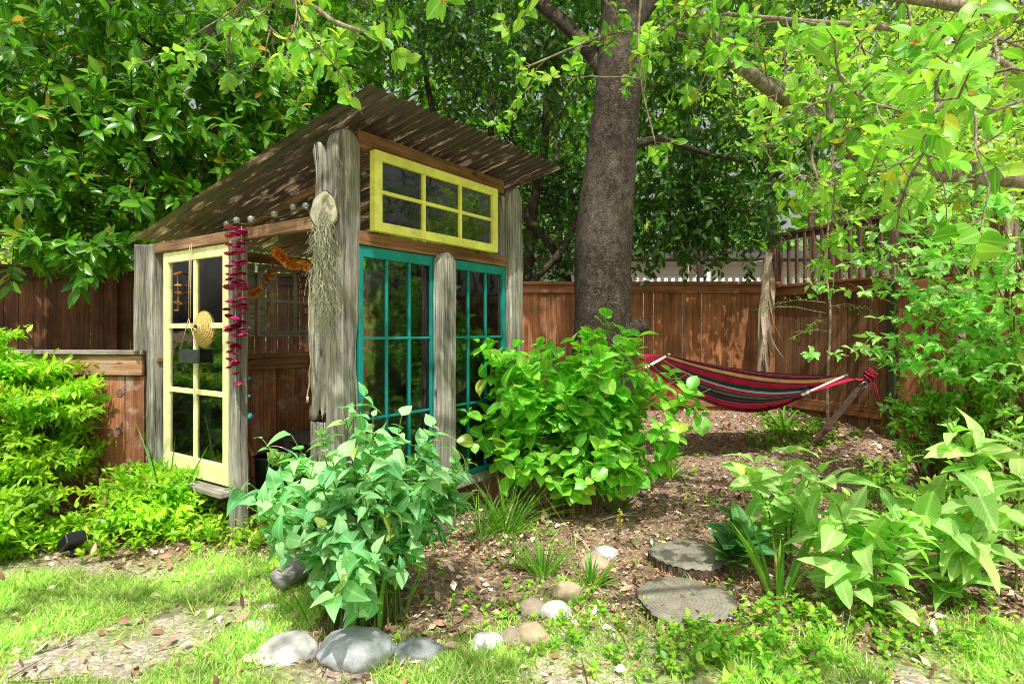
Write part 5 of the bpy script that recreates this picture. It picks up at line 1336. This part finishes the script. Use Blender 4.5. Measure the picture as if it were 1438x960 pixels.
choisya((3.6, 4.35), 'low glossy shrub behind the sprawling sages', 313, 90, .5, .3, .35, 0)
choisya((2.95, 4.6), 'small glossy bush behind the largest sage', 314, 60, .3, .18, .2, 0)

# slim sapling before the right fence
def sapling():
    rng = RS(321); b = ground_at(1163, 612); b[2] = gz(b[0], b[1]); root = empty('sapling', b, 'slender pale sapling with flat sprays of tiny leaves before the right fence', 'tree')
    gw, gl = Geo(), Geo(); Z = b[1]
    tr = smooth_path([b * 0, P(1162, 540, Z) - b, P(1166, 440, Z) - b, P(1160, 370, Z) - b, P(1168, 250, Z - .1) - b, P(1172, 130, Z - .2) - b], 20); tube(gw, tr, np.linspace(.022, .008, 20), 7, .06, rng)
    P0, D0, L0 = [], [], []
    for px, py, sx in ((1160, 425, -1), (1160, 440, -1), (1162, 432, 1), (1161, 455, -1), (1163, 375, -1), (1165, 380, 1), (1163, 465, -1), (1166, 330, 1), (1166, 300, -1), (1168, 260, -1), (1168, 230, 1)):
        s = P(px, py, Z) - b; e = s + np.array([sx * (.3 + .35 * rng.rand()), rng.randn() * .25, rng.randn() * .06]); pts = smooth_path([s, (s + e) / 2 + np.array([0, 0, .05]), e], 8); tube(gw, pts, np.linspace(.005, .0015, 8), 4, cap=False)
        for i in range(2, 8): P0.append(pts[i]); D0.append(pts[i] - pts[i - 1] + rng.randn(3) * .03); L0.append(.12)
    twig_foliage(gl, OV2, rng, P0, D0, np.array(L0), 9, t0=.0, opn=1.0, up=0, ln=(.022, .036), asp=.5, curl=(0, .2), nup=2)
    gw.build('trunk', BARK_P, root); gl.build('foliage', MIDL, root)
sapling()

# shaggy dead-leaved plant in the fence corner
def shaggy():
    rng = RS(331); b = np.array([3.45, 8.2, float(gz(3.45, 8.2))]); Z = 8.2; root = empty('shaggy_plant', b, 'tall plant with a skirt of dead pale leaves in the fence corner', 'plant')
    g = Geo(); pts = smooth_path([b * 0, P(1070, 470, Z) - b, P(1076, 400, Z) - b, P(1080, 355, Z) - b], 14); tube(g, pts, np.linspace(.085, .05, 14), 10, .12, rng); g.build('trunk', BARK_P, root)
    g = Geo(); n = 85; t = rng.rand(n); p = pts[(t * 13).astype(int)] + rng.randn(n, 3) * .04; d = rng.randn(n, 3) * np.array([.09, .09, .05]) + np.array([0, 0, -1.0])
    leaves(g, leaf_T('lance', 7), rng, p, d, rng.randn(n, 3), .3 + .5 * rng.rand(n), .04 + .04 * rng.rand(n), rng.randn(n) * .15, .5)
    g.build('dead_leaves', leaf_mat('dead_leaf', (.20, .13, .08), (.48, .38, .27), None, .2, .8, .2, .2, tcol=(1, .9, .7)), root)
    g = Geo(); n = 5; p = np.repeat(pts[-1:], n, 0); a = rng.rand(n) * 6.28; d = np.stack([np.cos(a), np.sin(a), .8 + rng.rand(n)], -1)
    leaves(g, leaf_T('lance', 8), rng, p, d, np.stack([-np.cos(a), -np.sin(a), .5 + 0 * a], -1) * -1 * -1, .3 + .25 * rng.rand(n), .06, .3 + .4 * rng.rand(n), .4); g.build('fronds', MIDL, root)
shaggy()

# bare leaning trunks by the right fence
def slim_trunks():
    for k, (pp, r, lb) in enumerate(((((1335, 560, 5.6), (1350, 470, 5.6), (1362, 400, 5.7), (1370, 250, 5.8)), .045, 'leaning grey trunk left of its pair by the right fence'),
                                     (((1362, 600, 5.3), (1385, 480, 5.4), (1405, 410, 5.5), (1425, 250, 5.6)), .05, 'leaning grey trunk right of its pair by the right fence'))):
        pts = [P(*q) for q in pp]; f = pts[0].copy(); f[2] = gz(f[0], f[1]) - .05; f[0] -= .05; pts = [f] + pts; rng = RS(340 + k); o0 = f
        R_ = empty('young_tree', o0, lb, 'tree', None); g = Geo(); sp_ = smooth_path(pts, 20); tube(g, sp_ - o0, np.linspace(r, r * .55, 20), 9, .06, rng); g.build('trunk', BARK_P, R_)
        g = Geo(); top = sp_[-1] - o0; p, d, L = clump_twigs(rng, [(top + np.array([.1, .3, .3]), (.8, .6, .45), 90)], L=(.2, .4)); twig_foliage(g, OV3, rng, p, d, L, 8, ln=(.06, .10), asp=.55); sticks(g, p, p + d * L[:, None], .003, .002); g.build('crown', BRIGHT, R_)
slim_trunks()

# ------------------------------------------------------------------ trees
def tree(name, label, base, trunk_pts, r0, r1, bark, clumps, mat, T, seed, k=8, ln=(.08, .14), asp=.5, L=(.3, .6), opn=1.0, t0=.2, wood=True, out=.8, down=.25, sides=10, limbs=(), rough=.05, nup=.9, curl=(.05, .4), cat='tree', shell=.45, group=None):
    rng = RS(seed); base = np.asarray(base, float); root = empty(name, base, label, cat, group)
    g = Geo(); sp_ = smooth_path(trunk_pts, 26) - base; tube(g, sp_, np.linspace(r0, r1, 26), sides, rough, rng)
    for pts, a, b in limbs: tube(g, smooth_path(pts, 14) - base, np.linspace(a, b, 14), 8, .05, rng)
    p, d, LL = clump_twigs(rng, clumps, out, down, L, shell=shell); p = p - base
    if wood:
        cs = np.concatenate([np.repeat((np.asarray(c) - base)[None], n, 0) for c, r, n in clumps])
        sel = rng.rand(len(p)) < .5
        sticks(g, (cs * .55 + p * .45)[sel], p[sel], .012, .005); sticks(g, p, p + d * LL[:, None], .004, .002, 0, 3)
    g.build('trunk', bark, root)
    g = Geo(); twig_foliage(g, T, rng, p, d, LL, k, t0=t0, opn=opn, ln=ln, asp=asp, nup=nup, curl=curl, grav=.05); g.build('crown', mat, root)
    return root

# main dark-barked tree
TB = np.array([.93, 6.15, float(gz(.93, 6.15)) - .05])
def main_tree():
    rng = RS(401); root = empty('tree', TB, 'large dark-barked tree with a thick leaning trunk beside the greenhouse', 'tree')
    pts = [TB, P(846, 560, 6.15), P(845, 420, 6.15), P(847, 320, 6.15), P(858, 210, 6.15), P(868, 110, 6.15), P(872, 0, 6.2), P(874, -140, 6.3), P(880, -320, 6.4)]
    rad = np.interp(np.linspace(0, 1, 60), [0, .1, .25, .375, .5, .62, .75, 1], [.40, .335, .29, .293, .25, .225, .20, .15])
    sp_ = smooth_path(pts, 60); g = Geo(); sides = 28
    tan = np.array([0, 0, 1.0]); an = np.arange(sides) * 2 * PI / sides
    V = []
    for i, c in enumerate(sp_):
        fl = max(0, 1 - i / 9.0)
        for a in an:
            r = rad[i] * (1 + .05 * math.sin(3 * a + i * .08) + .12 * fl * math.sin(5 * a + 1) + .05 * mnoise.noise(Vector((math.cos(a) * 2, math.sin(a) * 2, i * .25))))
            V.append((c[0] + r * math.cos(a), c[1] + r * math.sin(a), c[2]))
    V = np.array(V) - TB; i = np.arange(59)[:, None]; j = np.arange(sides)[None]
    g.add(V, None, np.stack([i * sides + j, i * sides + (j + 1) % sides, (i + 1) * sides + (j + 1) % sides, (i + 1) * sides + j], -1).reshape(-1, 4))
    st_ = P(885, 470, 6.05); tube(g, smooth_path([st_ - TB + np.array([-.1, .1, -.1]), st_ - TB, P(905, 452, 5.95) - TB], 6), [.12, .11, .10, .095, .09, .085], 12, .05, rng)
    limbs = [([(866, 120, 6.15), (800, 40, 6.6), (700, -40, 7.4), (560, -120, 8)], .10, .04), ([(870, 60, 6.2), (940, -20, 6.8), (1050, -80, 7.6), (1180, -100, 8)], .10, .03), ([(885, 205, 6.2), (930, 196, 6.6), (990, 215, 7.2), (1060, 230, 7.8)], .05, .02),
             ([(874, -60, 6.2), (820, -200, 5.2), (740, -380, 4.4), (640, -640, 3.8)], .10, .03), ([(874, -100, 6.2), (960, -260, 5.2), (1090, -520, 4.6)], .1, .03)]
    for pl, a, b in limbs: tube(g, smooth_path([P(*q) for q in pl], 16) - TB, np.linspace(a, b, 16), 8, .05, rng)
    g.build('trunk', BARK, root)
    cl = [(P(px, py, Z), r, n) for px, py, Z, r, n in (
        (980, 190, 7.9, (.8, .7, .5), 60), (960, 280, 8.0, (.7, .6, .38), 75), (1050, 260, 8.2, (.7, .6, .45), 65), (1110, 170, 8.2, (.8, .7, .6), 60), (930, 100, 7.6, (.8, .7, .6), 60), (1010, 60, 7.6, (.9, .8, .6), 60),
        (800, 20, 7.6, (.9, .8, .6), 60), (700, 60, 8.2, (1.0, .8, .6), 60), (620, -30, 8, (1.2, 1, .7), 60), (760, 130, 8.4, (.8, .6, .6), 60), (1120, -20, 8, (1.2, 1, .7), 60), (920, 320, 8.1, (.45, .4, .25), 45), (1010, 310, 8.3, (.5, .4, .25), 50), (960, 240, 8.6, (.8, .6, .5), 70), (1040, 330, 8.6, (.4, .4, .2), 25))]
    cl += [((x, y, z), r, n) for x, y, z, r, n in ((0, 7.5, 6.2, (1.8, 1.4, .8), 80), (2, 7.5, 6.4, (1.8, 1.4, .8), 80), (.3, 6.2, 6.8, (1.5, 1.0, .7), 35), (1, 8.7, 7.6, (2.5, 1.6, 1), 70), (-2.2, 8.0, 6.6, (1.8, 1.3, .9), 80), (-.2, 9.0, 6.0, (1.6, 1.0, .8), 60))]  # high crown clumps added to throw shade on the background
    p, d, L = clump_twigs(rng, cl, .7, .35, (.3, .65)); p = p - TB
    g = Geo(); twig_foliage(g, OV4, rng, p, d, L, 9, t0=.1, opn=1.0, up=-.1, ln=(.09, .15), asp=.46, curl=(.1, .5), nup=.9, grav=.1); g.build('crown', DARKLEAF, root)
    g = Geo(); sticks(g, p, p + d * L[:, None], .005, .002); g.build('twigs', BARK, root)
main_tree()

# laurel on the left: rosettes of large leaves
def laurel():
    rng = RS(411); base = np.array([-4.6, 8.9, .3]); root = empty('laurel_tree', base, 'big laurel tree with large glossy leaves hanging over the left fence', 'tree')
    cl = [(P(px, py, Z), r, n) for px, py, Z, r, n in (
        (40, 60, 6.2, (.9, .7, .6), 60), (180, 40, 6.4, (.8, .7, .6), 55), (60, 180, 6.0, (.8, .6, .5), 60), (190, 160, 6.2, (.8, .6, .5), 60), (310, 80, 6.8, (.8, .6, .6), 55), (60, 270, 6.0, (.7, .5, .35), 50),
        (180, 265, 6.2, (.7, .5, .4), 50), (300, 190, 6.8, (.6, .5, .4), 50), (380, 170, 7.3, (.6, .5, .4), 45), (270, 275, 7.0, (.5, .4, .3), 36), (110, 345, 5.9, (.5, .35, .22), 40), (20, 330, 6.0, (.4, .4, .2), 16), (430, 80, 7.6, (.8, .6, .5), 45),
        (360, 245, 7.6, (.5, .5, .3), 34), (500, 60, 7.9, (.8, .6, .5), 35), (470, 165, 8.0, (.5, .5, .3), 30), (-80, 150, 6.2, (.8, .7, .9), 50), (150, -70, 6.4, (1.2, .9, .6), 60), (400, -60, 7.2, (1.2, .9, .6), 60))]
    g = Geo(); tr = smooth_path([base, (-4.5, 8.6, 2), (-4.2, 8.3, 4), (-4.0, 8.0, 6)], 20) - base; tube(g, tr, np.linspace(.16, .07, 20), 10, .05, rng)
    for c, r, n in cl:
        s = tr[rng.randint(6, 18)]; e = np.asarray(c) - base; tube(g, smooth_path([s, (s + e) / 2 + rng.randn(3) * .15, e], 10), np.linspace(.035, .012, 10), 6, .05, rng)
    p, d, L = clump_twigs(rng, cl, .6, .25, (.18, .34), rnd=.55, shell=.3); p = p - base; d = norm(d + np.array([.05, -.45, .1]))
    sticks(g, p - d * .2, p + d * L[:, None], .006, .003); g.build('trunk', BARK, root)
    g = Geo(); twig_foliage(g, leaf_T('oval', 6), rng, p, d, L, 11, t0=.35, opn=1.25, up=-.12, ln=(.13, .21), asp=.40, curl=(.05, .45), nup=.8, jit=.2, fold=.3, grav=.05); g.build('crown', LAUREL, root)
laurel()

# multi-stemmed tree in the shade behind the greenhouse
tree('bay_tree', 'many-stemmed dark tree in deep shade between greenhouse and big trunk', (.25, 9.6, .35), [(.25, 9.6, .2), P(745, 330, 9.4), P(765, 200, 9.2), P(770, 60, 9.2)], .10, .05, BARK,
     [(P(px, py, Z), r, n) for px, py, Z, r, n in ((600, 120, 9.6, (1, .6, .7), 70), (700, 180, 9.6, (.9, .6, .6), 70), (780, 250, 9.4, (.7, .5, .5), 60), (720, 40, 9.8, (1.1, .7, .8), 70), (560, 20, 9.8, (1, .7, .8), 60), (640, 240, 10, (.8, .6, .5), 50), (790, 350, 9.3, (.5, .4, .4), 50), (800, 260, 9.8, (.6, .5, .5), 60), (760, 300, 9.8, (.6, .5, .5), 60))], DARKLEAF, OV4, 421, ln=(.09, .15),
     limbs=[([(.3, 9.6, .2), P(800, 400, 9.2), P(700, 250, 9.0), P(690, 120, 9.0)], .09, .04), ([(.35, 9.5, .2), P(740, 420, 9.0), P(790, 350, 8.9), P(830, 260, 8.8)], .08, .04), ([(.2, 9.6, .3), P(620, 200, 9.3), P(590, 60, 9.2)], .07, .03)])

# sunlit trees over the fence at the right and behind
BGT = [  # px, py of crown centre, distance, crown radii, twigs, kind
    (1130, 150, 12.5, (1.5, 1.1, 1.6), 240, BRIGHT, 'bright yellow-green tree straight behind the deck railing corner'),
    (1270, 120, 11.0, (1.6, 1.1, 1.5), 260, BRIGHT, 'sunlit loose tree above the middle of the deck railing'),
    (1410, 150, 10.0, (1.5, 1.1, 1.6), 260, BRIGHT, 'sunlit pale green tree at the right edge behind the railing'),
    (1220, 290, 13.0, (1.3, 1, .9), 160, MIDL, 'mid green bush seen through the deck balusters'),
    (980, 120, 15.0, (2.2, 1.5, 2.0), 240, MIDL, 'green tree beyond the neighbour wall'),
    (480, 250, 14.0, (2.5, 1.4, 2.6), 260, DARKLEAF, 'green tree behind the greenhouse roof'),  # deep shade painted in by the dark leaf colour
    (120, 200, 13.0, (2.6, 1.4, 3.0), 280, DARKLEAF, 'green tree behind the laurel at left'),  # dark leaf colour stands in for the shade behind the laurel
    (330, 420, 12.0, (1.8, 1.0, 1.0), 190, BRIGHT, 'sunlit shrubbery seen through the greenhouse windows'),
    (60, 380, 11.0, (1.6, 1.0, .8), 150, BRIGHT, 'sunlit shrub just above the left fence'),
    (700, 330, 16.0, (2.6, 1.4, 2.6), 240, DARKLEAF, 'green tree behind the many-stemmed dark tree'),  # shade back here is put into the dark leaf colour
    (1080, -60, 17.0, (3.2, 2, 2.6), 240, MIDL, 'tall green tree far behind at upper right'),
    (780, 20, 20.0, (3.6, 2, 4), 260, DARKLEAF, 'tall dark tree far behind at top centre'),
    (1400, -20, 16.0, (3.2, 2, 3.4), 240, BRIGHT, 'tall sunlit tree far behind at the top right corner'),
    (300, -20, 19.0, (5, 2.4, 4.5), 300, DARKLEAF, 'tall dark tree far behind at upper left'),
    (-100, 200, 15.0, (2.5, 1.6, 3.2), 200, MIDL, 'green tree behind the laurel at the far left edge'),
    (1960, 150, 6.6, (1.6, 2.2, 2.8), 280, MIDL, 'green garden tree just outside the right edge of the view'),
    (2600, 180, 3.9, (1.4, 1.8, 2.4), 220, MIDL, 'green garden tree farther outside the right edge of the view'),
    (1500, 330, 10.5, (1.6, 1.2, 1.8), 200, MIDL, 'dense green shrub beyond the railing at the far right')]
for k, (px, py, Z, r, n, mt, lb) in enumerate(BGT):
    c = P(px, py, Z); b = np.array([c[0] + .3, c[1] + .2, .3]); s = Z / 12
    rng = RS(500 + k); cl = [(c + rng.randn(3) * np.asarray(r) * .45, np.asarray(r) * (.45 + .3 * rng.rand()), n // 5) for _ in range(7)]
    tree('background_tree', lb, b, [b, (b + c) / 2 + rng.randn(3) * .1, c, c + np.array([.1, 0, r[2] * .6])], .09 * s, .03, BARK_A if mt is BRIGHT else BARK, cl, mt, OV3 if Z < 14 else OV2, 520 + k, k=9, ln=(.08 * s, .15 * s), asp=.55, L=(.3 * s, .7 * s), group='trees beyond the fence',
         limbs=[([b * .3 + c * .7, c + rng.randn(3) * np.asarray(r) * .6], .04, .015) for _ in range(4)])

# far wooded slope closing the view
def woodland():
    rng = RS(701); n = 7000; ang = rng.uniform(-.95, .95, n); R_ = rng.uniform(26, 34, n)
    p = np.stack([np.sin(ang) * R_, np.cos(ang) * R_ - 2, .5 + 22 * rng.rand(n) ** .8], -1); d = norm(rng.randn(n, 3) + np.array([0, -.6, -.2]))
    g = Geo(); twig_foliage(g, OV2, rng, p, d, .9, 7, t0=.0, opn=1.3, ln=(.4, .75), asp=.62, nup=.7)
    tag(g.build('woodland', MIDL), 'green wooded slope far behind the gardens', 'woodland', kind='stuff')
woodland()

# ------------------------------------------------------------------ apple tree over the foreground
def apple():
    rng = RS(601); base = np.array([4.9, 3.7, -.05]); root = empty('apple_tree', base, 'apple tree reaching in from the right with bright backlit leaves over the foreground', 'tree')
    fk = np.array([4.75, 3.75, 2.0]); gw, gl, gb = Geo(), Geo(), Geo()
    tube(gw, smooth_path([base, (4.85, 3.7, 1.0), fk], 12), np.linspace(.16, .11, 12), 14, .05, rng)
    L_ = [  # pixel, depth; start and end radius; secondary twigs per metre; leaf density
        ([(1300, 110, 3.9), (1235, 118, 3.8), (1172, 122, 3.7), (1166, 172, 3.7)], .045, .022, 5),
        ([(1240, 230, 4.2), (1150, 170, 4.1), (1060, 108, 4.0), (1000, 55, 3.8), (960, -10, 3.6), (930, -120, 3.4)], .065, .04, 5),
        ([(1060, 108, 4.0), (980, 60, 3.9), (920, 40, 3.8), (850, 50, 3.7), (745, 92, 3.6)], .026, .005, 5),
        ([(1350, 60, 3.6), (1250, 40, 3.2), (1130, 30, 3.0), (1020, 20, 2.9)], .03, .010, 3.2),
        ([(1400, 140, 3.4), (1330, 120, 2.9), (1250, 150, 2.6), (1200, 130, 2.4)], .022, .006, 6),
        ([(1420, 60, 3.0), (1400, 90, 2.3), (1345, 120, 1.75), (1330, 150, 1.55)], .014, .004, 4),
        ([(1380, 230, 3.8), (1300, 220, 3.6), (1200, 240, 3.5), (1130, 270, 3.4)], .02, .006, 5),
        ([(930, -120, 3.4), (760, -260, 2.9), (560, -300, 2.5), (430, -260, 2.3)], .04, .016, 6),
        ([(560, -300, 2.5), (400, -60, 2.5), (455, 20, 2.45), (530, 52, 2.3)], .018, .007, 4),
        ([(760, -260, 2.9), (690, -120, 2.2), (655, -90, 1.7), (635, -40, 1.5)], .014, .004, 4),
        ([(430, -260, 2.3), (330, -60, 3.2), (380, 40, 3.6), (470, 90, 3.7)], .016, .005, 7),
        ([(400, -60, 2.5), (330, 20, 3.0), (320, 90, 3.3)], .012, .004, 5),
        ([(1100, -40, 3.7), (960, -200, 3.4), (700, -420, 3.0), (450, -560, 2.8)], .04, .015, 3.5),
        ([(930, -120, 3.4), (900, 0, 3.5), (900, 110, 3.5), (920, 200, 3.5)], .012, .004, 6),
        ([(1166, 172, 3.7), (1140, 220, 3.65), (1170, 300, 3.6), (1180, 330, 3.6)], .014, .004, 4),
    ]
    over = [([(4.2, 2.6, 3.5), (2.5, 1.2, 4.3), (.2, .6, 4.6), (-2.4, .8, 4.5), (-4.2, 1.3, 4.2)], .05, .012, 1.4),  # limbs out of view overhead, added to cast leaf dapple
            ([(3.0, 2.6, 4.2), (1.2, 2.2, 4.8), (-1.0, 2.3, 4.9), (-3.2, 2.5, 4.7)], .05, .012, 1.2),
            ([(.2, .6, 4.6), (-.4, -.2, 4.7), (-1.2, -.6, 4.6)], .03, .01, 3)]
    P0, D0, L0 = [], [], []
    for k, (pl, a, b, dens) in enumerate(L_ + over):
        pts = [P(*q) for q in pl] if k < len(L_) else [np.array(q) for q in pl]
        if k == len(L_): pts = [fk] + pts
        if k == len(L_) + 1: pts = [fk, np.array([3.9, 3.2, 3.2])] + pts
        if k in (0, 1, 3, 4, 5, 6): pts = [fk, (fk + pts[0]) / 2 + np.array([0, 0, .12])] + pts
        if k == 12: pts = [fk, np.array([3.6, 3.6, 3.2])] + pts
        sp_ = smooth_path(pts, 40); tube(gw, sp_, np.linspace(a * (1.0 if k in (0, 1, 12) else .85), b, 40), 8, .06, rng)
        Ls = np.linalg.norm(np.diff(sp_, axis=0), axis=1).sum()
        for _ in range(int(dens * Ls * .78)):
            t0_ = .42 if k in (0, 1, 3, 4, 5, 6) else .15; t = rng.rand(); i = int((t0_ + (1 - t0_) * t) * 38.9); q = sp_[i]; tg = norm(sp_[i + 1] - sp_[i])
            if k < len(L_) and q[0] > .87 * q[1] + .1 and rng.rand() > .22: continue
            d = norm(tg * .5 + norm(rng.randn(3)) * np.array([1, 1, .8]) + np.array([0, 0, -.12])); LL = .25 + .4 * rng.rand()
            sec = wander(rng, q, d, LL, 6, .22, .03); tube(gw, sec, np.linspace(.006, .002, 6), 4, cap=False)
            for j in range(4):
                s = rng.randint(2, 6); dd = norm(sec[s] - sec[s - 1] + rng.randn(3) * .12); P0.append(sec[s]); D0.append(dd + rng.randn(3) * .5); L0.append(.06 + .10 * rng.rand())
        for j in range(3): P0.append(sp_[-1]); D0.append(sp_[-1] - sp_[-3] + rng.randn(3) * .05); L0.append(.12)
    P0 = np.array(P0); D0 = norm(np.array(D0)); L0 = np.array(L0)
    sticks(gw, P0, P0 + D0 * L0[:, None], .0025, .0015)
    twig_foliage(gl, OV6, rng, P0, D0, L0, 7, t0=.35, opn=1.1, up=-.05, ln=(.042, .082), asp=.58, curl=(.05, .5), nup=.6, jit=.3, fold=.3)
    # spent blossom: orange-brown stamens in small tufts, a few white flowers
    sel = rng.permutation(len(P0))[:130]
    for i in sel:
        n = 9; c = P0[i] + D0[i] * L0[i]; dd = norm(rng.randn(n, 3) + D0[i]); leaves(gl, LN2, rng, np.repeat(c[None], n, 0), dd, rng.randn(n, 3), .022, .006, .2, .2, m=1)
    for px, py, Z in ((1285, 125, 2.6), (1315, 140, 2.5), (1330, 118, 2.6), (1320, 45, 3), (1425, 60, 2.9), (1150, 110, 3.4)):
        gf = Geo(); c0 = P(px, py, Z)
        for _ in range(3):
            c = c0 + rng.randn(3) * .025; ax = norm(rng.randn(3) + np.array([0, -1, 0])); u, v = perp(ax[None]); a = np.arange(5) * 1.257; dd = np.cos(a)[:, None] * u + np.sin(a)[:, None] * v + ax * .4
            leaves(gf, OV3, rng, np.repeat(c[None], 5, 0), dd, np.repeat(ax[None], 5, 0), .024, .017, .1, .3)
        o = gf.build('blossom', WHITEP, root, origin=base); o.location = (0, 0, 0)
    SPENT = leaf_mat('spent_blossom', (.35, .14, .03), (.6, .32, .10), None, .3, rib=0)
    for gg, nm, mt in ((gw, 'trunk', BARK_A), (gl, 'crown', [APPLE, SPENT])):
        o = gg.build(nm, mt, root, origin=base); o.location = (0, 0, 0)
apple()
